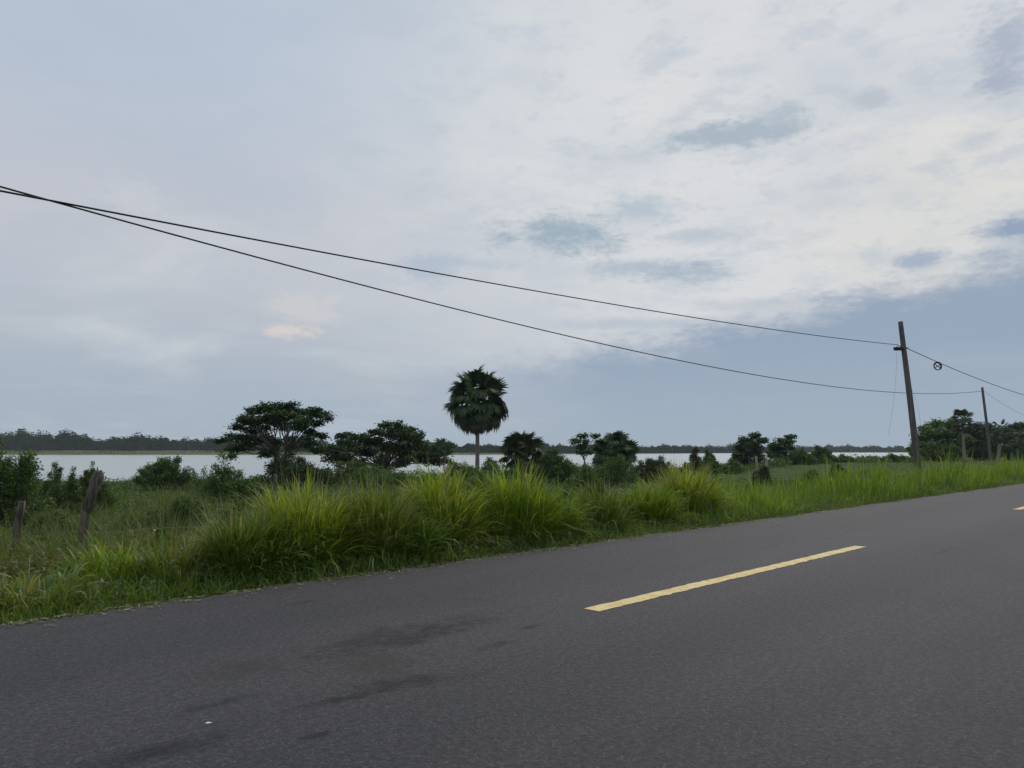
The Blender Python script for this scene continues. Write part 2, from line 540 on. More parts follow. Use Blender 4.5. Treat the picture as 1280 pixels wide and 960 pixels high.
class Buf:
    """collects vertices, faces (all quads or tris) and a tint per vertex"""

    def __init__(self):
        self.v, self.q, self.t, self.tint, self.n = [], [], [], [], 0

    def add(self, v, quads=None, tris=None, tint=0.5):
        v = np.asarray(v, dtype=np.float32).reshape(-1, 3)
        if quads is not None and len(quads):
            self.q.append(np.asarray(quads, dtype=np.int32).reshape(-1, 4) + self.n)
        if tris is not None and len(tris):
            self.t.append(np.asarray(tris, dtype=np.int32).reshape(-1, 3) + self.n)
        tv = np.empty(len(v), np.float32)
        tv[:] = tint
        self.v.append(v)
        self.tint.append(tv)
        self.n += len(v)

    def mesh(self, name, smooth=False, origin=(0, 0, 0)):
        me = bpy.data.meshes.new(name)
        v = np.concatenate(self.v) - np.asarray(origin, np.float32)
        q = np.concatenate(self.q) if self.q else np.zeros((0, 4), np.int32)
        t = np.concatenate(self.t) if self.t else np.zeros((0, 3), np.int32)
        me.vertices.add(len(v))
        me.vertices.foreach_set("co", v.ravel())
        nl = q.size + t.size
        me.loops.add(nl)
        me.loops.foreach_set("vertex_index", np.concatenate([q.ravel(), t.ravel()]).astype(np.int32))
        me.polygons.add(len(q) + len(t))
        start = np.concatenate([np.arange(len(q)) * 4, q.size + np.arange(len(t)) * 3]).astype(np.int32)
        tot = np.concatenate([np.full(len(q), 4), np.full(len(t), 3)]).astype(np.int32)
        me.polygons.foreach_set("loop_start", start)
        me.polygons.foreach_set("loop_total", tot)
        if smooth:
            me.polygons.foreach_set("use_smooth", np.ones(len(q) + len(t), bool))
        me.update(calc_edges=True)
        at = me.attributes.new("tint", "FLOAT", "POINT")
        at.data.foreach_set("value", np.concatenate(self.tint))
        return me

    def obj(self, name, mat, parent=None, smooth=False, origin=None):
        org = origin if origin is not None else (tuple(parent.location) if parent is not None and parent.parent is None else (0, 0, 0))
        if parent is not None and parent.parent is not None:
            org = tuple(parent.parent.location)
        me = self.mesh(name, smooth, org)
        me.materials.append(mat)
        ob = bpy.data.objects.new(name, me)
        COL.objects.link(ob)
        if parent is not None:
            ob.parent = parent
        else:
            ob.location = org
        return ob


def tube(buf, pts, radii, sides=6, tint=0.5, cap=True):
    pts = np.asarray(pts, float)
    n = len(pts)
    radii = np.broadcast_to(np.asarray(radii, float), (n,))
    tang = np.gradient(pts, axis=0)
    tang /= np.linalg.norm(tang, axis=1)[:, None] + 1e-9
    ref = np.array([0.31, 0.95, 0.05]) if abs(tang[0][2]) > 0.7 else np.array([0, 0, 1.0])
    a = np.cross(tang, ref)
    a /= np.linalg.norm(a, axis=1)[:, None] + 1e-9
    b = np.cross(tang, a)
    ang = np.linspace(0, 2 * np.pi, sides, endpoint=False)
    ring = pts[:, None, :] + radii[:, None, None] * (np.cos(ang)[None, :, None] * a[:, None, :] + np.sin(ang)[None, :, None] * b[:, None, :])
    v = ring.reshape(-1, 3)
    q = []
    for i in range(n - 1):
        for j in range(sides):
            k = (j + 1) % sides
            q.append((i * sides + j, i * sides + k, (i + 1) * sides + k, (i + 1) * sides + j))
    t = []
    if cap:
        c0, c1 = len(v), len(v) + 1
        v = np.vstack([v, pts[:1], pts[-1:]])
        for j in range(sides):
            k = (j + 1) % sides
            t.append((c0, k, j))
            t.append((c1, (n - 1) * sides + j, (n - 1) * sides + k))
    buf.add(v, q, t, tint)


def blades(buf, base, length, azim, lean, bend, width, segs=3, tint=None, droop=1.5):
    """arching grass blades as tapered strips"""
    base = np.asarray(base, float)
    n = len(base)
    ca, sa = np.cos(azim), np.sin(azim)
    tw = rng.uniform(-0.9, 0.9, n)
    side = np.stack([-sa * np.cos(tw), ca * np.cos(tw), np.sin(tw) * 0.6], 1)
    p = base.copy()
    P = [p.copy()]
    for k in range(segs):
        t = (k + 0.5) / segs
        th = lean + bend * t ** droop
        step = (length / segs)[:, None] * np.stack([np.sin(th) * ca, np.sin(th) * sa, np.cos(th)], 1)
        p = p + step
        P.append(p.copy())
    V = np.empty((n, (segs + 1) * 2, 3))
    for k in range(segs + 1):
        t = k / segs
        w = width * (0.55 + 0.9 * t - 1.38 * t * t) * 0.5 if k else width * 0.3
        w = np.maximum(w, width * 0.03)
        V[:, 2 * k] = P[k] - side * w[:, None]
        V[:, 2 * k + 1] = P[k] + side * w[:, None]
    m_ = (segs + 1) * 2
    q = np.array([[2 * k, 2 * k + 1, 2 * k + 3, 2 * k + 2] for k in range(segs)])
    Q = q[None] + (np.arange(n) * m_)[:, None, None]
    tint = rng.random(n) if tint is None else tint
    buf.add(V.reshape(-1, 3), Q.reshape(-1, 4), None, np.repeat(tint, m_))


def leaves(buf, pos, size, flat=0.0, tint=None, aspect=0.5, down=0.0):
    """folded diamond leaves with random heading; flat -> 1 makes them lie level"""
    pos = np.asarray(pos, float)
    n = len(pos)
    size = np.broadcast_to(np.asarray(size, float), (n,))
    ax = rng.normal(size=(n, 3))
    ax[:, 2] = ax[:, 2] * (1 - flat) - down
    ax /= np.linalg.norm(ax, axis=1)[:, None] + 1e-9
    nr = rng.normal(size=(n, 3)) * (1 - flat * 0.8)
    nr[:, 2] += flat * 1.5
    sd_ = np.cross(ax, nr)
    sd_ /= np.linalg.norm(sd_, axis=1)[:, None] + 1e-9
    up = np.cross(sd_, ax)
    L = size[:, None]
    a = pos - ax * L * 0.5
    c = pos + ax * L * 0.5
    w = L * aspect * 0.5
    b = pos + sd_ * w + up * w * 0.35
    d_ = pos - sd_ * w + up * w * 0.35
    V = np.stack([a, b, c, d_], 1).reshape(-1, 3)
    Q = np.arange(n * 4).reshape(-1, 4)
    tint = rng.random(n) if tint is None else tint
    buf.add(V, Q, None, np.repeat(tint, 4))


# ------------------------------------------------------------------ terrain
def sm(x, a, b):
    t = np.clip((np.asarray(x, float) - a) / (b - a), 0, 1)
    return t * t * (3 - 2 * t)


def wob(x, y, f=1.0, ph=0.0):
    return (np.sin(x * 0.31 * f + 1.3 + ph) * np.cos(y * 0.27 * f - 0.7) + 0.6 * np.sin(x * 0.83 * f + y * 0.61 * f + ph * 2) + 0.35 * np.sin(x * 1.7 * f - y * 1.9 * f + 2.1)) / 1.95


WATER_Z = -1.25
SHX = np.array([-400, -60, -25, 0, 25, 52, 80, 120, 225, 400, 3000])
SHY = np.array([40, 55, 61, 68, 96, 112, 150, 225, 415, 760, 900])


def far_shore(x):
    return np.interp(x, [-20, 83, 262], [392, 500, 700]) + 6 * wob(np.asarray(x, float) * 0.08, 0.0, 1.0)


def ground_z(x, y):
    x, y = np.asarray(x, float), np.asarray(y, float)
    s = x * DIR[0] + y * DIR[1]
    d = x * NRM[0] + y * NRM[1]
    field = -0.95 + 0.75 * sm(s, 55, 95)
    z = -0.05 + (field * 0.35 + 0.02) * sm(d, 7.5, 10.5) + field * 0.65 * sm(d, 10, 17)
    z = z + 0.10 * wob(x, y) * sm(d, 9, 14) + 0.05 * wob(x, y, 3.1, 1.0) * sm(d, 8, 12)
    shore = np.interp(x, SHX, SHY) + 3.0 * wob(x, 0 * x, 1.0)
    z = z + (-2.6 - z) * sm(y, shore - 3, shore + 9)
    farY = far_shore(x)
    plateau = np.interp(x, [-60, 60], [1.15, -0.55]) + 0.2 * wob(x * 0.06, y * 0.06)
    z = np.where(y > 200, z + (plateau - z) * (0.62 * sm(y, farY - 3, farY + 2) + 0.38 * sm(y, farY, farY + 60)), z)
    d2 = -d
    z = np.where(d < -1.5, -0.06 - 0.5 * sm(d2, 2, 6) + 0.08 * wob(x, y) * sm(d2, 3, 6), z)
    return z


def gz(x, y):
    return float(ground_z(np.array([x]), np.array([y]))[0])


def axis(lo, a, b, hi, step, grow=1.16):
    c = list(np.arange(a, b + step, step))
    st = step
    while c[-1] < hi:
        st *= grow
        c.append(c[-1] + st)
    st = step
    while c[0] > lo:
        st *= grow
        c.insert(0, c[0] - st)
    return np.array(c)


gxs = axis(-2400, -36, 85, 2400, 0.75)
gys = np.concatenate([axis(-2400, -12, 125, 130, 0.75), np.linspace(135, 380, 40), np.linspace(384, 460, 30), np.linspace(466, 780, 53), 780 + np.geomspace(10, 1650, 20)])
gys = np.unique(gys)
X, Y = np.meshgrid(gxs, gys)
Z = ground_z(X, Y)
nx, ny = len(gxs), len(gys)
idx = np.arange(nx * ny).reshape(ny, nx)
q = np.stack([idx[:-1, :-1], idx[:-1, 1:], idx[1:, 1:], idx[1:, :-1]], -1).reshape(-1, 4)
b = Buf()
b.add(np.stack([X, Y, Z], -1).reshape(-1, 3), q)
tag(b.obj("ground", M["ground"], smooth=True), kind="structure")

b = Buf()
b.add([(-1200, 30, WATER_Z), (1200, 30, WATER_Z), (1200, 780, WATER_Z), (-1200, 780, WATER_Z)], [(0, 1, 2, 3)])
tag(b.obj("lake_water", M["water"]), kind="structure")

# road slab, in its own axes (x along, y across)
ROT = math.pi / 2 - TH
S_MIN, S_MAX = -140.0, 420.0
b = Buf()
ss = np.concatenate([np.arange(-140, -6, 4.0), np.arange(-6, 60, 0.25), np.arange(60, 421, 6.0)])
edge = EDGE + 0.05 * np.sin(ss * 1.9) + 0.04 * np.sin(ss * 4.7 + 1) + 0.03 * np.sin(ss * 11.3) + rng.normal(0, 0.018, len(ss))
rows = [(-2.2, 0.0), (1.0, 0.006), (CENTRE, 0.012), (EDGE - 0.5, 0.004)]
V = []
for s_, e_ in zip(ss, edge):
    V.append((s_, -2.2, -0.12))
    for dd, zz in rows:
        V.append((s_, dd, zz))
    V += [(s_, e_ - 0.03, 0.0), (s_, e_, -0.025), (s_, e_ + 0.03, -0.14)]
nr = 8
q = [(i * nr + j, (i + 1) * nr + j, (i + 1) * nr + j + 1, i * nr + j + 1) for i in range(len(ss) - 1) for j in range(nr - 1)]
b.add(V, q)
road = b.obj("road", M["asphalt"])
road.rotation_euler = (0, 0, ROT)
tag(road, kind="structure")

s_a, d_a = sd(on_ground(741, 765))
s_b, d_b = sd(on_ground(1074, 684))
s_c, d_c = sd(on_ground(1266, 632))
dash_d = 0.5 * (d_a + d_b)
s_c = sd(at_d(1262, dash_d))[0]
dash_len, period = s_b - s_a, s_c - s_a
print("dash", s_a, s_b, s_c, d_a, d_b, d_c)


def road_top(dd):
    return np.interp(dd, [r[0] for r in rows], [r[1] for r in rows])


for k in range(-3, 8):
    s0 = s_a + k * period
    b = Buf()
    n = 160
    xs = np.linspace(s0, s0 + dash_len, n)
    sm3 = lambda v: np.convolve(v, [0.25, 0.5, 0.25], "same")
    w0 = dash_d - 0.085 + sm3(rng.normal(0, 0.009, n))
    w1 = dash_d + 0.085 + sm3(rng.normal(0, 0.009, n))
    V = []
    for i in range(n):
        V += [(xs[i], w0[i], road_top(w0[i]) + 0.004), (xs[i], w1[i], road_top(w1[i]) + 0.004)]
    b.add(V, [(2 * i, 2 * i + 2, 2 * i + 3, 2 * i + 1) for i in range(n - 1)])
    o_ = b.obj("centre_line_dash", M["paint"])
    o_.rotation_euler = (0, 0, ROT)
    tag(o_, kind="structure")

# ------------------------------------------------------------------ vegetation builders
def bush(name, px0, px1, pytop, Y, label, cat="bush", mat="bush_leaf", group=None, n=26, leaf=None, dens=1.0, droop=0.3, feather=False, depth=0.7, profile=None):
    """multi-stemmed bush: leafy shoots fill an uneven mound"""
    cx = 0.5 * (px0 + px1)
    X0 = pt(cx, 562, Y)[0]
    z0 = gz(X0, Y) - 0.03
    top = pt(cx, pytop, Y)[2]
    h = (top - z0) * 1.14
    rx = 0.5 * (px1 - px0) / 960 * Y
    ry = rx * depth
    root = empty(name, (X0, Y, z0), label, cat, group)
    st, fo = Buf(), Buf()
    lf = leaf or max(0.07, 0.0026 * Y)
    for i in range(n):
        a = rng.uniform(0, 2 * np.pi)
        r = math.sqrt(rng.random())
        ex, ey = math.cos(a) * r, math.sin(a) * r
        prof = 1.0 if profile is None else float(np.interp(ex, profile[0], profile[1]))
        prof *= 0.88 + 0.15 * math.sin(ex * 4.3 + X0 * 3.1) + 0.10 * math.sin(ex * 9.1 + ey * 5 + Y)
        shoot = rng.random() < 0.16
        if shoot:
            prof *= 1.14
        hh = h * prof * (1 - 0.55 * r ** 2.2) * rng.uniform(0.72, 1.0)
        p0 = np.array([X0 + ex * rx * 0.5, Y + ey * ry * 0.5, z0])
        p3 = np.array([X0 + ex * rx, Y + ey * ry, z0 + hh])
        t = np.linspace(0, 1, 6)[:, None]
        mid_ = p0 * 0.4 + p3 * 0.6
        mid_[2] = z0 + hh * 0.85
        P = (1 - t) ** 2 * p0 + 2 * t * (1 - t) * mid_ + t ** 2 * p3
        P[:, 2] += -droop * 0.12 * h * (t[:, 0] ** 3)
        tube(st, P, np.linspace(0.018, 0.005, 6) * max(1, h / 2), 4, cap=False)
        m_ = int(150 * dens * (0.5 + hh) * (0.55 if shoot else 1.0))
        tt = rng.uniform(0.12, 1.0, m_) ** 0.7
        ix = np.clip((tt * 5).astype(int), 0, 4)
        fr = (tt * 5 - ix)[:, None]
        pp = P[ix] * (1 - fr) + P[ix + 1] * fr
        spread = (0.07 if feather else 0.13) * (0.6 + 0.5 * rx) * (1.15 - tt * 0.6)
        pp = pp + rng.normal(size=(m_, 3)) * spread[:, None] * np.array([1, 1, 0.8])
        pp[:, 2] = np.maximum(pp[:, 2], z0 + 0.03)
        leaves(fo, pp, lf * rng.uniform(0.6, 1.35, m_), 0.25, np.clip(rng.normal(0.45, 0.22, m_) + rng.normal(0, 0.08), 0, 1), 0.42 if not feather else 0.3, 0.1)
    fo.obj("foliage", M[mat], root)
    st.obj("stems", M["bark"], root)
    return root


def tree(name, base_px, Y, clumps, label, cat="tree", mat="tree_leaf", leaf=0.17, dens=1.0, trunk_r=0.16, fork=0.35, depth=0.8, flat=0.55, group=None, lean=0.0, stems=1, bark="bark"):
    """trunk forks into limbs that each end in a leafy clump (px, py, rx, ry surveyed from the photo)"""
    X0 = pt(base_px, 562, Y)[0]
    z0 = gz(X0, Y) - 0.05
    root = empty(name, (X0, Y, z0), label, cat, group)
    cen = []
    span = max(abs(c[0] - base_px) + c[2] for c in clumps) / 960 * Y
    for (px, py, rx, ry) in clumps:
        p = pt(px, py, Y)
        off = abs(p[0] - X0) / span
        dep = span * depth * math.sqrt(max(0.05, 1 - off * off))
        p = p + np.array([0, rng.uniform(-1, 1) * dep, 0])
        p[0] *= p[1] / Y
        cen.append((p, rx / 960 * Y, ry / 960 * Y))
    # a few extra clumps front and back fill the crown's depth
    for (p, a, c_) in list(cen):
        if rng.random() < 0.5:
            q_ = p + np.array([rng.normal(0, a * 0.25), rng.choice([-1, 1]) * span * depth * rng.uniform(0.3, 0.9), -abs(rng.normal(0, c_))])
            cen.append((q_, a * 0.9, c_ * 0.8))
    topz = max(p[2] for p, _, _ in cen)
    fz = z0 + (topz - z0) * fork
    tr = Buf()
    hubs = []
    for k in range(stems):
        a = 2 * np.pi * k / stems + 0.6
        o_ = np.array([math.cos(a), math.sin(a), 0]) * (0.0 if stems == 1 else 0.35)
        b0 = np.array([X0, Y, z0]) + o_ * 0.3
        hub = np.array([X0 + lean, Y, fz]) + o_ * (fz - z0) * 0.5
        t = np.linspace(0, 1, 6)[:, None]
        P = b0 * (1 - t) + hub * t + np.array([0.06, 0.04, 0]) * np.sin(t * 5 + k) * (fz - z0) * 0.5
        tube(tr, P, np.linspace(trunk_r, trunk_r * 0.72, 6) * (1 if stems == 1 else 0.7), 7)
        hubs.append(P[-1])
    fo = Buf()
    li = Buf()
    for (p, a, c_) in cen:
        hub = min(hubs, key=lambda h_: np.linalg.norm(h_ - p))
        t = np.linspace(0, 1, 7)[:, None]
        ctrl = hub * 0.45 + p * 0.55 + np.array([0, 0, 0.12 * np.linalg.norm(p - hub)])
        P = (1 - t) ** 2 * hub + 2 * t * (1 - t) * ctrl + t ** 2 * p
        P[1:-1] += rng.normal(0, 0.05, (5, 3))
        tube(li, P, np.linspace(trunk_r * 0.34, 0.015, 7), 5, cap=False)
        m_ = int(dens * 22 * (a * a + a * c_) / (leaf * leaf) + 60)
        # twigs: leaves gather in rosettes inside the clump
        nro = max(6, m_ // 22)
        rr_ = rng.normal(size=(nro, 3))
        rr_ /= np.linalg.norm(rr_, axis=1)[:, None]
        rr_ *= rng.random((nro, 1)) ** 0.45
        rc = p + rr_ * np.array([a, a, c_]) * 0.92
        for k in range(0, nro, 3):
            tube(li, [p, (p + rc[k]) / 2 + np.array([0, 0, 0.03]), rc[k]], [0.018, 0.012, 0.006], 4, cap=False)
        which = rng.integers(0, nro, m_)
        pp = rc[which] + rng.normal(size=(m_, 3)) * leaf * np.array([0.9, 0.9, 0.45])
        leaves(fo, pp, leaf * rng.uniform(0.65, 1.35, m_), flat, np.clip(rng.normal(0.4, 0.2, m_) + rng.normal(0, 0.1), 0, 1), 0.62)
    tr.obj("trunk", M[bark], root, smooth=True)
    li.obj("limbs", M[bark], root)
    fo.obj("crown", M[mat], root)
    return root


def fan_mesh(name, blade_len, petiole, spread=2.5, nleaf=22, tipdroop=0.7, seed=0):
    """one fan frond along +X: petiole, then pleated leaflets radiating and drooping"""
    rg = np.random.default_rng(seed)
    b = Buf()
    P = np.array([(0, 0, 0), (petiole * 0.5, 0, 0.06 * petiole), (petiole, 0, 0.04 * petiole)])
    tube(b, P, [0.028, 0.02, 0.014], 4, 0.6, cap=False)
    for i in range(nleaf):
        a = (i / (nleaf - 1) - 0.5) * spread * 1.0
        L = blade_len * (0.72 + 0.28 * math.cos(a * 0.8)) * rg.uniform(0.88, 1.06)
        dir_ = np.array([math.cos(a), math.sin(a), 0.10 * (i % 2) - 0.05])
        sid = np.array([-math.sin(a), math.cos(a), 0.0])
        base = P[-1]
        w = L * 0.085
        pts, ws = [], []
        for t, dz, wk in ((0.0, 0.0, 0.25), (0.42, 0.02, 1.0), (0.72, -0.10 * tipdroop, 0.75), (1.0, -0.42 * tipdroop * rg.uniform(0.6, 1.4), 0.08)):
            shrink = 1 - 0.16 * tipdroop * t * t
            p = base + dir_ * L * t * shrink + np.array([0, 0, dz * L])
            pts.append(p)
            ws.append(w * wk)
        V = []
        for p, w_ in zip(pts, ws):
            V += [p - sid * w_, p + np.array([0, 0, w_ * 0.5]), p + sid * w_]
        q_ = []
        for k in range(3):
            o_ = k * 3
            q_ += [(o_, o_ + 1, o_ + 4, o_ + 3), (o_ + 1, o_ + 2, o_ + 5, o_ + 4)]
        b.add(V, q_, None, rg.random())
    return b.mesh(name)


FANS = {}


def fan_palm(name, px, Y, crown_py, crown_px_r, label, trunk_r=0.14, nfr=44, dead=8, blade=None, cat="palm tree", group=None, tilt=(0, 0), joined=False, low=-1.05):
    c = pt(px, crown_py, Y)
    X0 = c[0] - tilt[0]
    z0 = gz(X0, Y) - 0.05
    root = empty(name, (X0, Y, z0), label, cat, group)
    Rc = crown_px_r / 960 * Y
    t = np.linspace(0, 1, 14)[:, None]
    hub = np.array([c[0], Y, c[2]])
    P = np.array([X0, Y, z0]) * (1 - t) + hub * t
    if hub[2] - z0 > 0.6:
        rad = trunk_r * (1 + 0.35 * np.exp(-t[:, 0] * 9)) * (1 + 0.06 * np.sin(np.arange(14) * 2.4))
        tb = Buf()
        tube(tb, P, rad, 10)
        tb.obj("trunk", M["palm_trunk"], root, smooth=True)
    blade = blade or Rc * 0.54
    pet = Rc * 0.56
    key = (round(blade, 2), round(pet, 2))
    if key not in FANS:
        FANS[key] = [fan_mesh("frond", blade, pet, 2.9, 24, 0.3 + 0.3 * k, 30 + k) for k in range(4)]
        for me in FANS[key]:
            me.materials.append(M["palm_leaf"])
        dm = fan_mesh("dead_frond", blade * 0.8, pet, 1.6, 14, 1.1, 55)
        dm.materials.append(M["dead_frond"])
        FANS[key].append(dm)
    fr = FANS[key]
    jb = Buf()
    for k in range(nfr + dead):
        isdead = k >= nfr
        if isdead:
            elv = rng.uniform(-1.35, -0.95)
            scale = rng.uniform(0.75, 1.0)
        else:
            f = (k + 0.5) / nfr
            elv = math.asin(np.clip(1 - f * (1 - math.sin(low)), -1, 1)) + rng.normal(0, 0.14 if blade > 1.35 else 0.06)
            scale = (rng.uniform(0.9, 1.04) if k % 5 < 3 else rng.uniform(0.52, 0.8)) * (1.0 if elv > -0.5 else 0.94)
        aa = k * 2.39996 + rng.normal(0, 0.2)
        me = fr[4] if isdead else fr[int(rng.integers(0, 4))]
        rot = Matrix.Rotation(aa, 4, "Z") @ Matrix.Rotation(-elv, 4, "Y") @ Matrix.Rotation(rng.normal(0, 0.45), 4, "X")
        loc = hub + np.array([0, 0, -0.10 * Rc * (1 - math.sin(elv))])
        mat = Matrix.Translation(loc) @ rot @ Matrix.Scale(scale, 4)
        if joined:
            v = np.empty(len(me.vertices) * 3, np.float32)
            me.vertices.foreach_get("co", v)
            v = v.reshape(-1, 3)
            A = np.array(mat)
            v = v @ A[:3, :3].T + A[:3, 3]
            q_ = [tuple(p_.vertices) for p_ in me.polygons]
            jb.add(v, q_, None, rng.uniform(0.1, 0.9))
        else:
            ob = bpy.data.objects.new("dead_frond" if isdead else "frond", me)
            COL.objects.link(ob)
            ob.parent = root
            ob.matrix_local = Matrix.Translation(-Vector((X0, Y, z0))) @ mat
    if joined:
        jb.obj("crown", M["palm_leaf"], root)
    return root


def grass_clump(px, pytop, wpx, d, label, n=900, mat="grass_bright", straw=14, upright=1.0, tint=0.45, wide=1.0):
    X0, Y0 = at_d(px, d)
    z0 = gz(X0, Y0) - 0.03
    top = pt(px, pytop, Y0)[2]
    h = (top - z0) * 1.24
    r = 0.5 * wpx / 960 * Y0
    root = empty("grass_clump", (X0, Y0, z0), label, "grass clump", "tall grass clumps along the roadside")
    b = Buf()
    W = wide * (0.75 + Y0 / 28)
    # shoots: each is a stem that carries a sheaf of arching leaves at rising heights
    ns = max(12, n // 6)
    a = rng.uniform(0, 2 * np.pi, ns)
    rr = np.sqrt(rng.random(ns))
    sh = h * rng.uniform(0.74, 1.0, ns) * (1.0 - 0.38 * rr ** 2.4)
    ln_ = (0.03 + 0.22 * rr) / upright
    tn0 = np.clip(rng.normal(tint, 0.2, ns), 0.0, 0.95)
    bx = X0 + np.cos(a) * rr * r * 0.95
    by = Y0 + np.sin(a) * rr * r * 0.8
    for j in range(9):
        f = rng.uniform(0.0, 0.62, ns) * (0.3 if j < 3 else 1.0)
        off = f * sh * np.sin(ln_)
        base = np.stack([bx + np.cos(a) * off, by + np.sin(a) * off, z0 + f * sh * np.cos(ln_)], 1)
        az_ = a + rng.normal(0, 1.1, ns)
        L = sh * (1.06 - f) * rng.uniform(0.55, 1.05, ns)
        lean = ln_ + np.abs(rng.normal(0.10, 0.13, ns))
        bend = np.abs(rng.normal(0.75, 0.5, ns)) / upright + 0.45 * rr
        blades(b, base, L, az_, lean, bend, W * rng.uniform(0.017, 0.033, ns), 5, np.clip(tn0 + rng.normal(0, 0.13, ns) + 0.10 * (j > 5), 0, 1), 1.8)
    # low skirt of bent outer leaves
    m_ = n // 2
    a = rng.uniform(0, 2 * np.pi, m_)
    base = np.stack([X0 + np.cos(a) * r * 0.8 * rng.uniform(0.5, 1, m_), Y0 + np.sin(a) * r * 0.7 * rng.uniform(0.5, 1, m_), np.full(m_, z0)], 1)
    blades(b, base, h * rng.uniform(0.25, 0.8, m_), a + rng.normal(0, 0.7, m_), rng.uniform(0.2, 0.8, m_), rng.uniform(0.8, 1.8, m_), W * rng.uniform(0.011, 0.02, m_), 5, np.clip(rng.normal(tint + 0.05, 0.24, m_), 0, 1))
    b.obj("blades", M[mat], root)
    if straw:
        sb = Buf()
        straw = int(straw * 1.6)
        a = rng.uniform(0, 2 * np.pi, straw)
        base = np.stack([X0 + np.cos(a) * r * 0.6, Y0 + np.sin(a) * r * 0.5, np.full(straw, z0)], 1)
        blades(sb, base, h * rng.uniform(0.85, 1.1, straw), a, rng.uniform(0.0, 0.22, straw), rng.uniform(0.0, 0.3, straw), np.full(straw, 0.010) * W, 4, rng.random(straw))
        sb.obj("seed_stalks", M["straw"], root)
    return root


# ------------------------------------------------------------------ roadside grass
G = grass_clump
G(58, 694, 90, 7.88, "sparse pale clump of broad blades nearest the left end of the road edge", 90, "grass_olive", 0, 0.75, 0.62, 1.7)
G(150, 672, 100, 8.68, "low bright green tuft in front of the leaning log post", 420, "grass_bright", 4, 0.9, 0.42)
G(222, 668, 80, 8.28, "dull half dried clump between the log post tuft and the first tall grass", 380, "grass_olive", 18, 0.8, 0.6)
G(308, 636, 88, 8.13, "upright olive green clump at the left foot of the tall grass bank", 760, "grass_olive", 20, 1.1, 0.5)
G(382, 602, 84, 8.38, "big bright clump right in front of the thin grey fence post", 1200, "grass_bright", 26, 1.15, 0.56)
G(345, 640, 60, 8.08, "deep green leaning clump at the left foot of the big bright clump", 380, "grass_bright", 4, 0.8, 0.18)
G(470, 606, 92, 8.23, "tall clump with pale seed stalks below the wide dark tree", 1100, "grass_olive", 24, 1.15, 0.5)
G(552, 588, 76, 8.53, "brightest yellow green clump just left of the tall palm trunk", 1200, "grass_bright", 18, 1.15, 0.62)
G(520, 640, 60, 7.98, "low dark green clump at the foot of the brightest clump", 360, "grass_bright", 0, 0.8, 0.12)
G(640, 590, 90, 8.38, "spiky clump below the left short palm with stiff fanned blades", 1300, "grass_bright", 12, 1.15, 0.42)
G(688, 606, 60, 8.28, "drooping clump right of the spiky one beneath the left short palm", 560, "grass_bright", 10, 0.9, 0.34)
G(745, 602, 64, 8.38, "loose leaning clump standing below the right short palm", 520, "grass_olive", 12, 0.95, 0.5)
G(806, 602, 62, 8.38, "mid green clump leaning against the tallest right end clump", 800, "grass_bright", 12, 1.0, 0.42)
G(856, 584, 62, 8.58, "rounded pale topped clump ending the tall grass bank on the right", 1100, "grass_bright", 34, 1.0, 0.66)


def scatter_sd(n, d0, d1, s_lo, s_hi, off=6.0):
    """denser near the viewer"""
    u = rng.random(n)
    s = np.exp(np.log(s_lo + off) + u * (np.log(s_hi + off) - np.log(s_lo + off))) - off
    d = rng.uniform(d0, d1, n)
    x, y = from_sd(s, d)
    return s, d, x, y


# tall verge grass between and beyond the clumps
b = Buf()
n = 52000
s, d, x, y = scatter_sd(n, EDGE + 0.15, EDGE + 4.4, 0.5, 130)
d = EDGE + 0.15 + (d - EDGE - 0.15) ** 1.15 * 0.9
x, y = from_sd(s, d)
patch = wob(s * 2.2, d * 2.0, 1.0)
Hs = np.interp(s, [0, 2.5, 4, 12.5, 14.5, 25, 60, 130], [0.24, 0.34, 0.55, 0.58, 0.95, 1.12, 1.15, 1.15])
prof = np.interp(d - EDGE, [0.1, 0.7, 1.4, 3.0, 4.6], [0.28, 0.7, 1.0, 0.95, 0.55])
hgt = Hs * prof * (0.8 + (0.5 + 0.35 * (s > 14)) * patch + 0.22 * (s > 14) * wob(s * 5.1, d * 3.0, 1.0, 4.0)) * rng.uniform(0.55, 1.2, n)
keep = (patch + rng.normal(0, 0.35, n)) > -0.55
base = np.stack([x, y, ground_z(x, y) - 0.02], 1)[keep]
k = keep.sum()
dist = np.hypot(base[:, 0], base[:, 1])
tn = np.clip((0.36 - 0.12 * ((s > 2.5) & (s < 13.5)))[keep] + 0.24 * wob(s * 0.9, d * 0.9, 1.0, 2.0)[keep] + rng.normal(0, 0.2, k), 0, 1)
blades(b, base, hgt[keep] * 1.1, rng.uniform(0, 2 * np.pi, k), np.abs(rng.normal(0.16, 0.16, k)), np.abs(rng.normal(0.75, 0.5, k)), rng.uniform(0.012, 0.023, k) * (0.7 + dist / 20), 4, tn)
tag(b.obj("verge_grass", M["grass_bright"]), "tall green grass growing along the far edge of the road", "grass", kind="stuff")

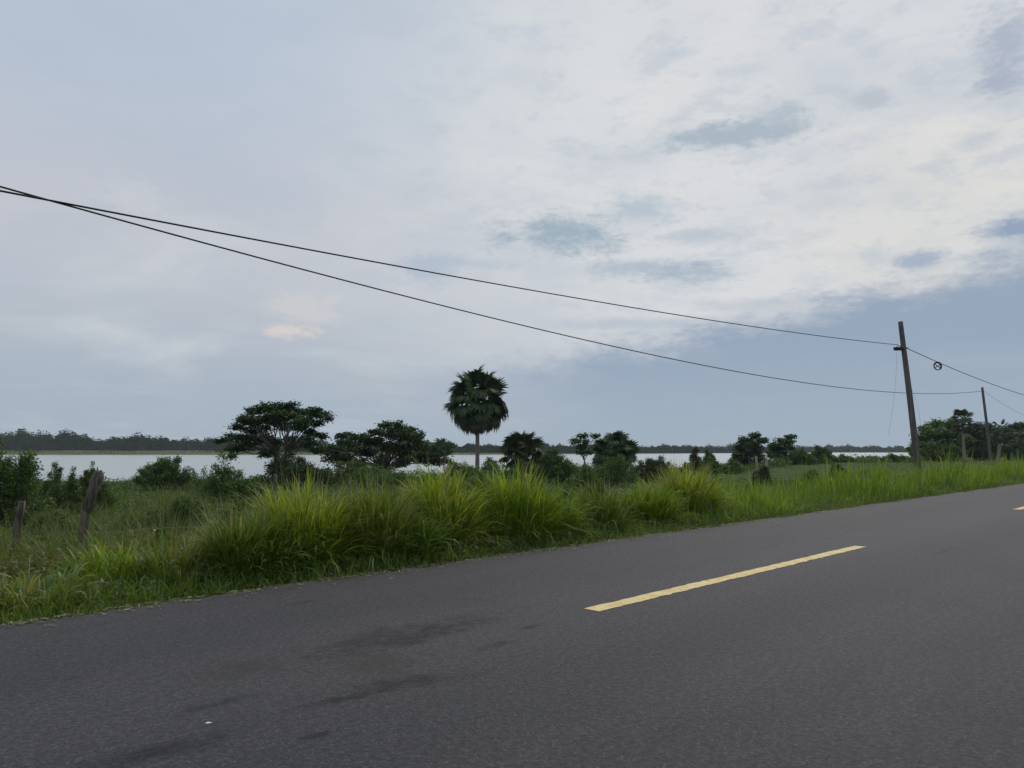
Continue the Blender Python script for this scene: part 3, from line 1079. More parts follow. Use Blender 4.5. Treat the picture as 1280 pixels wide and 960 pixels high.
# tangled, partly dry grass low at the asphalt edge
b = Buf()
n = 26000
s, d, x, y = scatter_sd(n, EDGE + 0.0, EDGE + 1.1, 0.3, 60)
d = EDGE - 0.03 + (d - EDGE) ** 1.3
d = d + 0.07 * np.sin(s * 2.3) + 0.05 * np.sin(s * 5.9 + 1)
x, y = from_sd(s, d)
base = np.stack([x, y, np.maximum(ground_z(x, y), -0.05)], 1)
dist = np.hypot(x, y)
blades(b, base, rng.uniform(0.12, 0.46, n) * np.clip(0.35 + (d - EDGE) * 2.2, 0.35, 1.0), rng.uniform(0, 2 * np.pi, n), rng.uniform(0.2, 1.1, n), rng.uniform(0.3, 1.5, n), rng.uniform(0.006, 0.012, n) * (0.7 + dist / 16), 3, np.clip(rng.beta(2, 2.2, n), 0, 1))
tag(b.obj("edge_grass", M["grass_olive"]), "short bent grass tangled along the asphalt edge", "grass", kind="stuff")

# creeping broad leaves along the edge under the tall clumps
b = Buf()
n = 15000
s, d, x, y = scatter_sd(n, EDGE + 0.02, EDGE + 0.9, 2.5, 45)
pm = wob(s * 3.0, d * 2.0, 1.0, 3.0) + rng.normal(0, 0.3, n) > -0.1
x, y, d, s = x[pm], y[pm], d[pm], s[pm]
n = len(x)
z = np.maximum(ground_z(x, y), -0.05) + rng.uniform(0.02, 0.20, n) * np.clip((d - EDGE) * 2.5, 0.25, 1)
leaves(b, np.stack([x, y, z], 1), rng.uniform(0.04, 0.085, n), 0.5, np.clip(rng.beta(2, 2.4, n), 0, 1), 0.6)
tag(b.obj("creeping_leaves", M["creeper"]), "small creeping leaves between road edge and tall grass", "ground cover", kind="stuff")

# short lawn-like grass at the left end of the verge
b = Buf()
n = 24000
s = rng.uniform(-1.5, 3.6, n)
d = rng.uniform(EDGE + 0.05, EDGE + 2.2, n)
x, y = from_sd(s, d)
base = np.stack([x, y, ground_z(x, y) - 0.01], 1)
blades(b, base, rng.uniform(0.07, 0.2, n) * (0.8 + 0.4 * wob(x * 3, y * 3)), rng.uniform(0, 2 * np.pi, n), rng.uniform(0, 0.7, n), rng.uniform(0.2, 1.2, n), rng.uniform(0.005, 0.010, n), 3, np.clip(rng.normal(0.35, 0.18, n), 0, 1))
tag(b.obj("short_grass", M["grass_bright"]), "short fresh grass at the left end of the road verge", "grass", kind="stuff")

# field grass, thinning with distance
b = Buf()
n = 130000
Yf = np.exp(rng.uniform(np.log(8.5), np.log(125), n))
Xf = (rng.uniform(-0.76, 0.76, n)) * Yf
dd = Xf * NRM[0] + Yf * NRM[1]
shore = np.interp(Xf, SHX, SHY)
soil_r = np.hypot((Xf - sx) / 11, (Yf - sy) / 7) + 0.5 * wob(Xf, Yf, 1.5)
keep = (dd > EDGE + 1.6) & (Yf < shore + 3) & ((soil_r > 0.95) | (rng.random(n) < 0.35))
Xf, Yf, dd = Xf[keep], Yf[keep], dd[keep]
n = len(Xf)
pat = wob(Xf * 0.8, Yf * 0.8, 1.0, 1.0)
left = sm(Xf / Yf, 0.02, -0.25)
hh = (0.15 + 0.08 * left * sm(Yf, 60, 12) + 0.08 * pat) * rng.uniform(0.6, 1.3, n)
hh = np.maximum(hh, 0.06)
base = np.stack([Xf, Yf, ground_z(Xf, Yf) - 0.02], 1)
blades(b, base, hh, rng.uniform(0, 2 * np.pi, n), np.abs(rng.normal(0.25, 0.2, n)), np.abs(rng.normal(0.6, 0.5, n)), rng.uniform(0.006, 0.011, n) * (0.6 + Yf / 9), 3, np.clip(0.4 + 0.25 * pat + rng.normal(0, 0.2, n), 0, 1))
tag(b.obj("field_grass", M["grass_low"]), "dull green pasture grass covering the field before the lake", "grass", kind="stuff")

# leafy weeds in the rough ground behind the verge on the left
b = Buf()
n = 8500
Yf = np.exp(rng.uniform(np.log(9.0), np.log(60), n))
Xf = rng.uniform(-0.75, 0.45, n) * Yf
dd = Xf * NRM[0] + Yf * NRM[1]
keep = (dd > EDGE + 1.9) & (wob(Xf * 0.9, Yf * 0.9, 1.0, 0.4) + rng.normal(0, 0.35, n) > -0.05) & (Yf < np.interp(Xf, SHX, SHY) - 2)
Xf, Yf = Xf[keep], Yf[keep]
for xx, yy in zip(Xf, Yf):
    k = int(rng.integers(14, 44))
    r = rng.uniform(0.12, 0.42)
    hw = rng.uniform(0.15, 0.62) * (1.0 if xx < 0 else 0.75) * (1 + 0.5 * float(wob(xx * 0.6, yy * 0.6, 1.0, 2.0)))
    rr = np.sqrt(rng.random(k)) * r
    a = rng.uniform(0, 2 * np.pi, k)
    z = gz(xx, yy) + rng.uniform(0.05, 1, k) * hw * (1 - 0.6 * (rr / r) ** 2)
    leaves(b, np.stack([xx + np.cos(a) * rr, yy + np.sin(a) * rr, z], 1), rng.uniform(0.04, 0.085) * (0.75 + yy / 40) * rng.uniform(0.7, 1.3, k), 0.2, np.clip(rng.normal(rng.uniform(0.15, 0.75), 0.15, k), 0, 1), rng.uniform(0.3, 0.6))
tag(b.obj("field_weeds", M["weed"]), "mixed leafy weeds in the rough ground behind the verge", "weeds", kind="stuff")

# low scrub fringe along the near shore
b = Buf()
for i in range(620):
    px = rng.uniform(-40, 1150)
    Yc = float(np.interp(px, [0, 330, 620, 800, 900, 1000, 1150], [50, 52, 54, 62, 76, 92, 104])) + rng.normal(0, 4)
    xx = (px - 640) / 960 * Yc
    if Yc > np.interp(xx, SHX, SHY) - 1:
        continue
    if px < 330 and rng.random() < 0.6:
        continue
    k = int(rng.integers(40, 120))
    r = rng.uniform(0.4, 1.3)
    hw = rng.uniform(0.35, 1.15) * (0.55 if px < 330 else 1.0) * (1.3 if 620 < px < 900 else 1.0)
    rr = np.sqrt(rng.random(k)) * r
    a = rng.uniform(0, 2 * np.pi, k)
    z = gz(xx, Yc) + rng.uniform(0.02, 1, k) * hw * (1 - 0.6 * (rr / r) ** 2)
    leaves(b, np.stack([xx + np.cos(a) * rr, Yc + np.sin(a) * rr, z], 1), 0.0026 * Yc * rng.uniform(0.7, 1.3, k), 0.2, np.clip(rng.normal(rng.uniform(0.2, 0.8), 0.15, k), 0, 1), 0.5)
tag(b.obj("shore_scrub", M["bush_leaf"]), "low green scrub fringing the near shore of the lake", "scrub", kind="stuff")

# waist high tangles of mixed weeds behind the verge
b = Buf()
for i in range(210):
    Yc = math.exp(rng.uniform(math.log(10.5), math.log(34)))
    u = rng.uniform(-0.72, -0.12) if i < 170 else rng.uniform(-0.12, 0.22)
    xx = u * Yc
    if xx * NRM[0] + Yc * NRM[1] < EDGE + 3.2:
        continue
    k = int(rng.integers(200, 420))
    r = rng.uniform(0.5, 1.3)
    hw = rng.uniform(0.4, 1.0) * (1.0 if u < -0.12 else 0.7)
    rr = np.sqrt(rng.random(k)) * r
    a = rng.uniform(0, 2 * np.pi, k)
    lob = 0.75 + 0.3 * np.sin(a * 3 + i) * (rr / r)
    z = gz(xx, Yc) + rng.random(k) ** 0.6 * hw * (1 - 0.7 * (rr / r) ** 2) * lob
    leaves(b, np.stack([xx + np.cos(a) * rr, Yc + np.sin(a) * rr, z], 1), 0.08 * (0.8 + Yc / 40) * rng.uniform(0.6, 1.4, k), 0.2, np.clip(rng.normal(rng.uniform(0.25, 0.95), 0.18, k), 0, 1), rng.uniform(0.3, 0.6))
    kb = 60
    a = rng.uniform(0, 2 * np.pi, kb)
    rr = np.sqrt(rng.random(kb)) * r
    bs = np.stack([xx + np.cos(a) * rr, Yc + np.sin(a) * rr, np.full(kb, gz(xx, Yc))], 1)
    blades(b, bs, hw * rng.uniform(0.7, 1.5, kb), a, np.abs(rng.normal(0.2, 0.2, kb)), rng.uniform(0.2, 1.0, kb), 0.010 * (0.7 + Yc / 20) * np.ones(kb), 3, np.clip(rng.normal(0.75, 0.2, kb), 0, 1))
tag(b.obj("weed_tangle", M["weed"]), "waist high tangles of mixed weeds between verge and lake", "weeds", kind="stuff")

# brownish low plants at the left frame edge
b = Buf()
n = 5200
x = rng.uniform(-9.5, -5.2, n)
y = rng.uniform(8.4, 13.0, n)
keep = (x * NRM[0] + y * NRM[1] > EDGE + 2.0) & (wob(x * 2, y * 2, 1.0, 5.0) + rng.normal(0, 0.3, n) > -0.2) & (x / y < -0.5)
x, y = x[keep], y[keep]
leaves(b, np.stack([x, y, ground_z(x, y) + rng.uniform(0.05, 0.45, len(x))], 1), rng.uniform(0.05, 0.1, len(x)), 0.35, np.clip(rng.normal(0.72, 0.22, len(x)), 0, 1), 0.55)
tag(b.obj("brown_weeds", M["creeper"]), "brownish broad leaved weeds at the foot of the short stump post", "weeds", kind="stuff")

# crumbled grit along the edge and loose stones on the road
b = Buf()
octa = np.array([(1, 0, 0), (-1, 0, 0), (0, 1, 0), (0, -1, 0), (0, 0, 0.7), (0, 0, -0.7)], float)
of = np.array([(0, 2, 4), (2, 1, 4), (1, 3, 4), (3, 0, 4), (2, 0, 5), (1, 2, 5), (3, 1, 5), (0, 3, 5)])
n = 2600
s, d, x, y = scatter_sd(n, 0, 1, 0.0, 45)
d = EDGE - 0.02 + rng.normal(0, 0.06, n)
far_out = rng.random(n) < 0.12
d[far_out] = EDGE - rng.exponential(0.8, far_out.sum())
x, y = from_sd(s, d)
sz = rng.uniform(0.003, 0.010, n) * (0.8 + np.hypot(x, y) / 25)
sz[far_out] *= 0.7
z = np.where(d < EDGE - 0.03, np.interp(d, [r[0] for r in rows], [r[1] for r in rows]), -0.02) + sz * 0.4
V = octa[None] * sz[:, None, None] * rng.uniform(0.6, 1.3, (n, 6, 1)) + np.stack([x, y, z], 1)[:, None]
T = of[None] + (np.arange(n) * 6)[:, None, None]
b.add(V.reshape(-1, 3), None, T.reshape(-1, 3), np.repeat(rng.random(n), 6))
tag(b.obj("gravel", M["pebble"]), "loose grit along the crumbling asphalt edge", "gravel", kind="stuff")

# dry blades and leaf litter blown onto the asphalt margin
b = Buf()
n = 1500
s, d, x, y = scatter_sd(n, 0, 1, 0.0, 40)
d = EDGE + 0.05 - rng.exponential(0.13, n)
x, y = from_sd(s, d)
z = np.where(d < EDGE - 0.05, np.interp(d, [r[0] for r in rows], [r[1] for r in rows]), 0.0) + 0.008
leaves(b, np.stack([x, y, z], 1), rng.uniform(0.03, 0.10, n), 0.97, None, 0.22)
tag(b.obj("leaf_litter", M["straw"]), "dry straw and leaf litter on the asphalt margin", "litter", kind="stuff")

# ------------------------------------------------------------------ bushes on the field and shore
bush("bush", -80, 66, 563, 21, "large dark thicket bush cut off by the left side of the photo", n=70, dens=1.5, leaf=0.085)
bush("bush", 28, 112, 587, 27, "feathery low bush between the left thicket and the leaning log post", n=90, feather=True, dens=1.2, leaf=0.085)
bush("bush", 84, 150, 589, 29, "feathery bush with arching twigs right behind the leaning log post", n=70, feather=True, dens=1.1, leaf=0.085)
bush("bush", 168, 240, 568, 46, "rounded solitary bush against the water right of the log post", n=44, dens=1.3, leaf=0.13, profile=([-1, -0.5, 0.2, 1], [0.65, 0.9, 1.05, 0.9]))
bush("bush", 232, 276, 578, 44, "thin spindly weed bush between the rounded bush and the umbrella tree", n=9, dens=0.35, leaf=0.12)
bush("bush", 248, 342, 580, 31, "broad mid green bush in front left of the umbrella tree", n=48, dens=1.25, leaf=0.10)
bush("bush", 172, 268, 622, 19, "low dark sprawling weed bush in the open ground between log post and grass bank", mat="weed", n=80, dens=0.9, leaf=0.075, feather=True)
bush("bush", 262, 330, 626, 16.5, "low olive weed bush just behind the left foot of the grass bank", mat="weed", n=60, dens=0.9, leaf=0.07)
bush("bush", 120, 186, 636, 16.5, "small tangled weed bush immediately right of the leaning log post", mat="weed", n=56, dens=0.9, leaf=0.07, feather=True)
bush("bush", 36, 96, 634, 17.5, "small leafy weed bush between the stump post and the log post", mat="weed", n=50, dens=0.9, leaf=0.07)
bush("bush", 590, 640, 590, 27, "weed bush showing dark in the notch between the two spiky clumps below the tall palm", mat="bush_leaf", n=40, dens=0.9, leaf=0.09)
bush("bush", 690, 770, 588, 27, "broad weed bush behind the drooping clump below the right short palm", mat="bush_leaf", n=60, dens=0.9, leaf=0.09)
bush("bush", 318, 412, 568, 47, "dark dense bush hiding the foot of the umbrella tree", mat="tree_leaf", n=50, dens=1.3, leaf=0.14)
bush("bush", 392, 476, 572, 49, "olive bush between the umbrella tree and the wide dark tree", n=40, dens=1.2, leaf=0.14)
bush("bush", 430, 560, 584, 46, "low hedge like bush under the wide dark tree", mat="bush_leaf", n=50, dens=1.0, leaf=0.13)
bush("bush", 548, 606, 576, 48, "low shore bush at the left of the tall palm trunk", n=34, dens=1.0, leaf=0.13)
bush("bush", 590, 652, 575, 47, "low shore bush at the right of the tall palm trunk", n=34, dens=1.0, leaf=0.13)
bush("bush", 660, 730, 564, 52, "leafy bush filling the gap right of the left short palm", n=44, dens=1.2, leaf=0.14)
bush("bush", 715, 800, 572, 49, "dull bush in front of the right short palm", n=44, dens=1.0, leaf=0.13)
bush("bush", 786, 842, 568, 56, "ragged russet bush just right of the right short palm", mat="russet_leaf", n=34, dens=1.0, leaf=0.14)
bush("bush", 846, 886, 567, 62, "dark pointed bush by the water behind the rounded clump", mat="russet_leaf", n=30, dens=1.1, leaf=0.16)
bush("bush", 868, 902, 566, 66, "green bush by the water left of the open pasture", n=30, dens=1.1, leaf=0.16)
bush("bush", 894, 930, 577, 72, "low bush between the water and the left pasture tree", n=24, dens=1.0, leaf=0.17)
bush("bush", 972, 1022, 563, 88, "bush spreading under the slender pasture tree", n=36, dens=1.2, leaf=0.21)
bush("bush", 1008, 1046, 561, 92, "rounded bush right of the slender pasture tree", n=34, dens=1.2, leaf=0.21)
bush("bush", 1034, 1072, 570, 95, "low shore bush right of the rounded pasture bush", n=26, dens=1.0, leaf=0.21)
bush("bush", 1066, 1110, 572, 97, "low ragged shore bush left of the near utility pole", n=28, dens=1.0, leaf=0.21)
bush("bush", 1104, 1134, 568, 100, "dark shore bush touching the near utility pole on its left", n=26, dens=1.1, leaf=0.22)
bush("bush", 938, 963, 582, 49, "small dark bush at the foot of the two pale posts", mat="russet_leaf", n=60, droop=1.6, dens=1.2, leaf=0.10)
bush("bush", 1034, 1060, 578, 55, "small dark bush alone in the pasture before the shore bushes", mat="tree_leaf", n=60, droop=1.6, dens=1.0, leaf=0.12)
bush("bush", 1000, 1022, 586, 52, "flat dark tussock bush lying in the middle of the pasture", mat="russet_leaf", n=60, droop=1.6, dens=0.9, leaf=0.11)
bush("bush", 1070, 1092, 587, 50, "flat dark bush in the pasture left of the pale stick", mat="russet_leaf", n=60, droop=1.6, dens=0.8, leaf=0.11)
bush("bush", 1198, 1212, 579, 62, "tiny dark bush in front of the slender grove palm", mat="tree_leaf", n=12, dens=1.0, leaf=0.12)

# ------------------------------------------------------------------ trees
tree("umbrella_tree", 352, 52, [
    (318, 516, 12.8, 5), (333, 512, 13.6, 6), (350, 506, 12.8, 6), (364, 504, 7.6, 5), (378, 512, 11.0, 5), (392, 516, 10.2, 5), (407, 519, 7.6, 4), (412, 524, 5.1, 3),
    (306, 526, 9.3, 4), (322, 526, 13.6, 6), (342, 522, 14.4, 7), (362, 521, 13.6, 7), (382, 526, 11.0, 6), (397, 530, 7.6, 5),
    (298, 534, 10.2, 4), (314, 538, 11.0, 5), (330, 535, 9.3, 6), (290, 545, 7.6, 4), (303, 548, 11.0, 6), (320, 547, 7.6, 5), (293, 560, 6.0, 4), (306, 558, 7.6, 5), (289, 570, 4.2, 3),
    (372, 536, 10.2, 5), (388, 541, 8.5, 5), (400, 545, 6.8, 5), (352, 534, 8.5, 5), (344, 552, 6.8, 5), (364, 550, 6.8, 5), (384, 556, 8.5, 4), (396, 563, 5.1, 3), (340, 566, 7.6, 5)],
    "umbrella shaped spreading tree with bare pale inner branches left of the wide dark tree", leaf=0.2, dens=1.5, trunk_r=0.17, fork=0.38, stems=2, flat=0.65)
tree("spreading_tree", 482, 54, [
    (484, 534, 9, 4), (497, 533, 9, 4), (511, 537, 11, 5), (470, 540, 12, 5), (488, 543, 15, 6), (506, 547, 16, 6), (521, 545, 8, 4),
    (437, 544, 10, 4), (452, 547, 12, 5), (468, 552, 15, 6), (430, 554, 12, 5), (444, 560, 14, 6), (418, 562, 11, 6), (412, 572, 10, 6),
    (484, 558, 16, 7), (502, 562, 17, 7), (522, 558, 14, 6), (536, 563, 12, 5), (548, 568, 11, 5), (557, 577, 8, 4), (540, 577, 13, 6), (524, 572, 14, 7),
    (460, 566, 14, 6), (430, 574, 14, 7), (446, 578, 12, 7), (480, 575, 12, 7), (503, 577, 13, 7)],
    "wide low dark tree with a layered crown between the umbrella tree and tall palm", leaf=0.2, dens=1.1, trunk_r=0.15, fork=0.25, stems=3, flat=0.6)
tree("shore_tree", 556, 88, [(552, 553, 8, 4), (560, 557, 8, 5), (547, 559, 7, 4), (556, 564, 9, 5)],
     "small grey green shore tree peeking out behind the right end of the wide tree", leaf=0.28, trunk_r=0.1, fork=0.3)
tree("shore_tree", 731, 66, [(728, 545, 7, 3.5), (719, 552, 7, 2.5), (731, 552, 5, 2.5), (743, 545, 5, 2.5), (726, 557, 7, 2.5), (730, 566, 8, 3)],
     "small gappy tree whose clumps lean out left of the right short palm", leaf=0.22, trunk_r=0.09, fork=0.4)
tree("pasture_tree", 937, 86, [(944, 545, 8, 4), (953, 550, 7, 3), (932, 551, 10, 5), (926, 559, 9, 6), (940, 558, 11, 6), (929, 569, 11, 7), (943, 568, 9, 6), (934, 577, 12, 5), (922, 572, 6, 5), (948, 560, 6, 4)],
     "dense dark pasture tree with its top leaning right above two pale posts", leaf=0.26, dens=1.4, trunk_r=0.16, fork=0.3)
tree("pasture_tree", 982, 90, [(989, 546, 7, 3), (985, 552, 7, 4), (975, 551, 6, 4), (968, 557, 7, 4), (974, 563, 9, 5), (987, 559, 6, 4), (966, 568, 9, 5), (981, 570, 8, 5)],
     "slender clumpy pasture tree right of the dense dark one", leaf=0.26, dens=1.1, trunk_r=0.12, fork=0.35)

# grove on the right
tree("grove_tree", 1176, 112, [(1157, 537, 9, 5), (1168, 532, 10, 7), (1180, 530, 12, 7), (1191, 529, 10, 7), (1154, 548, 9, 8), (1166, 545, 13, 9), (1180, 543, 14, 9), (1192, 543, 12, 9), (1150, 558, 10, 8), (1164, 560, 14, 9), (1180, 558, 14, 11), (1194, 558, 10, 11), (1172, 570, 16, 8), (1190, 570, 14, 8)],
     "broad rounded grove tree right of the near utility pole", mat="bush_leaf", leaf=0.33, dens=1.25, trunk_r=0.2, fork=0.25)
tree("grove_tree", 1222, 118, [(1212, 541, 9, 8), (1224, 536, 9, 7), (1235, 535, 10, 7), (1216, 553, 12, 9), (1230, 549, 13, 11), (1243, 545, 10, 9), (1222, 566, 15, 9), (1240, 562, 14, 11)],
     "dark grove tree directly behind the far utility pole", leaf=0.34, dens=1.4, trunk_r=0.2, fork=0.25)
tree("grove_tree", 1268, 122, [(1256, 541, 10, 8), (1268, 535, 10, 7), (1280, 533, 12, 8), (1292, 536, 12, 8), (1262, 553, 13, 11), (1277, 549, 14, 11), (1292, 551, 14, 11), (1268, 566, 16, 11), (1290, 566, 16, 11)],
     "dark grove tree at the right side of the photo behind the dry palms", leaf=0.34, dens=1.4, trunk_r=0.2, fork=0.25)
bush("bush", 1136, 1176, 552, 106, "light green bush at the left end of the grove", n=34, dens=1.1, leaf=0.24)
bush("bush", 1168, 1206, 554, 104, "low bush at the foot of the broad rounded grove tree", n=30, dens=1.0, leaf=0.24)
bush("bush", 1206, 1250, 553, 113, "shaded bush between the slender palm and the far utility pole", mat="tree_leaf", n=34, dens=1.2, leaf=0.25)
bush("bush", 1244, 1300, 552, 114, "shaded bush filling the right end of the grove", mat="tree_leaf", n=38, dens=1.2, leaf=0.25)

fan_palm("fan_palm", 597, 56, 500, 42.5, "tall solitary fan palm with a big round dark crown", trunk_r=0.15, nfr=84, dead=10, low=-0.85)
fan_palm("fan_palm", 653, 57, 567, 31, "left short palm with a round crown sitting low behind the grass", trunk_r=0.16, nfr=74, dead=4, low=-0.85)
fan_palm("fan_palm", 768, 59, 566, 31, "right short palm with a dense bluish crown", trunk_r=0.16, nfr=76, dead=4, low=-0.85)
fan_palm("fan_palm", 1203, 98, 525, 16, "slender grey trunked palm rising above the grove", trunk_r=0.17, nfr=34, dead=8, joined=True, low=-0.7)
fan_palm("fan_palm", 1252, 102, 539, 16, "leaning pale trunked palm right of the far utility pole", trunk_r=0.22, nfr=26, dead=8, tilt=(0.75, 0), joined=True)
fan_palm("fan_palm", 1264, 106, 551, 13, "short dry palm left of the pair at the right side of the photo", trunk_r=0.13, nfr=16, dead=16, joined=True)
fan_palm("fan_palm", 1271, 103, 549, 12, "short dry palm in the middle of the three at the right side", trunk_r=0.13, nfr=16, dead=16, joined=True)
fan_palm("fan_palm", 1281, 106, 541, 13, "dry palm cut by the right side of the photo", trunk_r=0.14, nfr=22, dead=12, joined=True)

# ------------------------------------------------------------------ far shore
def woods(name, label, px0, px1, n, Yr, hr, seed, tops):
    rg = np.random.default_rng(seed)
    b = Buf()
    for i in range(n):
        px = rg.uniform(px0, px1)
        Yc = Yr[2] + rg.uniform(Yr[0], Yr[1])
        Yc = float(far_shore((px - 640) / 960 * Yc)) + rg.uniform(Yr[0], Yr[1])
        x0 = pt(px, 562, Yc)[0]
        zb = gz(x0, Yc)
        hpx = np.interp(px, tops[0], tops[1])
        zt = pt(px, hpx, Yc)[2]
        H = (zt - zb) * rg.uniform(0.66, 1.02) * (1 + 0.13 * math.sin(px * 0.21 + seed) + 0.10 * math.sin(px * 0.083 + 2 * seed))
        rx = rg.uniform(2.2, 4.6) * (H / 9 * 0.6 + 0.4)
        k = int(280 * (rx / 3))
        v = rg.normal(size=(k, 3))
        v /= np.linalg.norm(v, axis=1)[:, None]
        v *= rg.random((k, 1)) ** 0.5
        lump = 1 + 0.28 * np.sin(v[:, :1] * 5 + i) * np.cos(v[:, 2:] * 6 + i)
        p = np.array([x0, Yc, zb + H * 0.5]) + v * lump * np.array([rx, rx, H * 0.5])
        leaves(b, p, rg.uniform(0.7, 1.25, k), 0.35, np.clip(rg.normal(rg.uniform(0.2, 0.7), 0.15, k), 0, 1), 0.75)
    # undergrowth closes the foot of the wood
    k = n * 45
    px = rg.uniform(px0, px1, k)
    Yc = far_shore((px - 640) / 960 * (Yr[2] + Yr[0])) + rg.uniform(Yr[0] - 6, Yr[0] + 20, k)
    x0 = (px - 640) / 960 * Yc
    leaves(b, np.stack([x0, Yc, ground_z(x0, Yc) + rg.random(k) ** 1.3 * Yr[3]], 1), rg.uniform(0.8, 1.4, k), 0.35, rg.random(k), 0.75)
    return tag(b.obj(name, M["far_leaf"]), label, "woods", kind="stuff")


woods("far_woods", "dark wood on the far lake shore at the left", -120, 345, 260, (46, 105, 392, 4.5), None, 3,
      ([-120, 0, 60, 100, 110, 150, 180, 240, 345], [540, 539, 537, 541, 549, 543, 544, 547, 549]))
woods("far_woods", "hazy wood on the far shore behind the tall palm", 330, 1000, 420, (20, 50, 450, 2.6), None, 4,
      ([330, 560, 575, 600, 620, 700, 720, 760, 860, 1000], [548, 551, 556, 555, 557, 555, 553, 557, 556, 557]))
woods("far_woods", "bluish distant wood line left of the near utility pole", 960, 1420, 330, (10, 40, 690, 3.2), None, 5,
      ([960, 985, 1010, 1060, 1100, 1160, 1420], [556, 557, 557, 556, 558, 557, 556]))

b = Buf()
n = 15000
x = rng.uniform(-420, 420, n)
y = far_shore(x) + rng.exponential(12, n)
base = np.stack([x, y, ground_z(x, y) - 0.1], 1)
hh = rng.uniform(0.4, 1.1, n) * (0.8 + 0.4 * wob(x * 0.2, y * 0.2))
blades(b, base, hh, rng.uniform(0, 6.28, n), rng.uniform(0, 0.3, n), rng.uniform(0, 0.6, n), rng.uniform(0.25, 0.5, n), 2, np.clip(rng.normal(0.4, 0.25, n), 0, 1))
tag(b.obj("reed_bed", M["reed"]), "pale reed marsh along the far lake shore", "reeds", kind="stuff")
b = Buf()
n = 2600
cx = rng.uniform(-360, 420, 46)
w = rng.integers(0, 46, n)
x = cx[w] + rng.normal(0, 7, n)
y = far_shore(x) + 8 + rng.uniform(0, 18, 46)[w] + rng.normal(0, 1.5, n)
leaves(b, np.stack([x, y, ground_z(x, y) + rng.uniform(0.1, 1.1, n)], 1), rng.uniform(0.6, 1.1, n), 0.4, None, 0.7)
tag(b.obj("marsh_scrub", M["far_leaf"]), "low dark scrub patches in the marsh on the far shore", "scrub", kind="stuff")

# ------------------------------------------------------------------ fence posts and wire
def post(px, pytop, d, r, tilt_px, label, mat="post_wood", gnarl=0.12, sides=9, name="fence_post", base_drop=0.25):
    X0, Y0 = at_d(px, d)
    z0 = gz(X0, Y0)
    top = pt(px + tilt_px, pytop, Y0)
    b = Buf()
    n = 12
    t = np.linspace(0, 1, n)[:, None]
    P = np.array([X0, Y0, z0 - base_drop]) * (1 - t) + top * t
    P += gnarl * r * np.stack([np.sin(t[:, 0] * 7), np.cos(t[:, 0] * 5), np.zeros(n)], 1)
    rad = r * (1.12 - 0.25 * t[:, 0])
    v0 = b.n
    tube(b, P, rad, sides)
    V = b.v[-1]
    V[:n * sides] += (rng.normal(0, gnarl * r * 0.6, (n * sides, 3))).astype(np.float32)
    V[(n - 1) * sides:n * sides, 2] += rng.normal(0, r * 0.35, sides).astype(np.float32)
    ob = b.obj(name, M[mat], origin=(X0, Y0, z0))
    return tag(ob, label, "fence post", "old fence posts along the field"), top


PG = []
PG.append(post(101, 589, 14.6, 0.082, 21, "thick weathered log post leaning to the right in the rough grass", gnarl=0.28)[1])
PG.append(post(27, 627, 15.2, 0.062, 0, "short grey stump post left of the leaning log post")[1])
PG.append(post(343, 593, 16.4, 0.045, 1, "thin upright grey post in front of the umbrella tree")[1])
PG.append(post(946, 571, 24.0, 0.08, -1, "straight pale post, left one of the pair by the small dark bush", "post_pale")[1])
PG.append(post(956, 572, 23.6, 0.09, 2, "pale post leaning right, right one of the pair by the small dark bush", "post_pale")[1])
PG.append(post(1102, 574, 20.5, 0.05, -4, "crooked pale stick in the pasture left of the near utility pole", "post_pale", 0.6)[1])

wf = empty("barbed_wire", (0, 0, 0), "faint rusty barbed wire strung between the old fence posts", "fence wire")
for hgt_ in (0.35, 0.75):
    b = Buf()
    anchors = []
    for px, d in ((-60, 15.4), (27, 15.2), (98, 14.6), (200, 15.6), (343, 16.4), (600, 16.5), (800, 16.5), (950, 23.8), (1102, 20.5)):
        x, y = at_d(px, d)
        anchors.append(np.array([x, y, gz(x, y) + hgt_]))
    for a_, c_ in zip(anchors[:-1], anchors[1:]):
        t = np.linspace(0, 1, 8)[:, None]
        P = a_ * (1 - t) + c_ * t
        P[:, 2] -= 0.05 * 4 * (t * (1 - t))[:, 0]
        tube(b, P, 0.004, 4, cap=False)
        L = np.linalg.norm(c_ - a_)
        for k in range(int(L / 0.4)):
            if L > 30: break
            p = a_ + (c_ - a_) * (k + 0.5) / (L / 0.4)
            p[2] -= 0.05 * 4 * ((k + 0.5) / (L / 0.4)) * (1 - (k + 0.5) / (L / 0.4))
            tube(b, [p + np.array([-0.01, 0, -0.018]), p, p + np.array([0.01, 0, 0.018])], 0.002, 3, cap=False)
    b.obj("strand", M["steel"], wf)

# ------------------------------------------------------------------ utility poles and cables
def pole(px, py_top, base_px, Y, label, r0, r1):
    X0 = pt(base_px, 562, Y)[0]
    z0 = gz(X0, Y)
    top = pt(px, py_top, Y)
    root = empty("utility_pole", (X0, Y, z0), label, "utility pole", "wooden utility poles beside the road")
    b = Buf()
    t = np.linspace(0, 1, 24)[:, None]
    P = np.array([X0, Y, z0 - 0.4]) * (1 - t) + top * t
    P[:, 0] += 0.03 * np.sin(t[:, 0] * 4)
    tube(b, P, r0 + (r1 - r0) * t[:, 0], 12)
    b.obj("shaft", M["pole_wood"], root, smooth=True)
    return root, P


YP1, YP2 = 42.0, 82.0
p1, P1 = pole(1126, 402, 1148, YP1, "tall leaning wooden utility pole standing nearest the road", 0.19, 0.125)
p2, P2 = pole(1228, 484, 1238, YP2, "farther wooden utility pole rising in front of the grove", 0.17, 0.12)
A1 = pt(1122, 431, YP1 - 0.15)
A1r = pt(1133, 435, YP1)
A2 = pt(1227, 489, YP2 - 0.15)


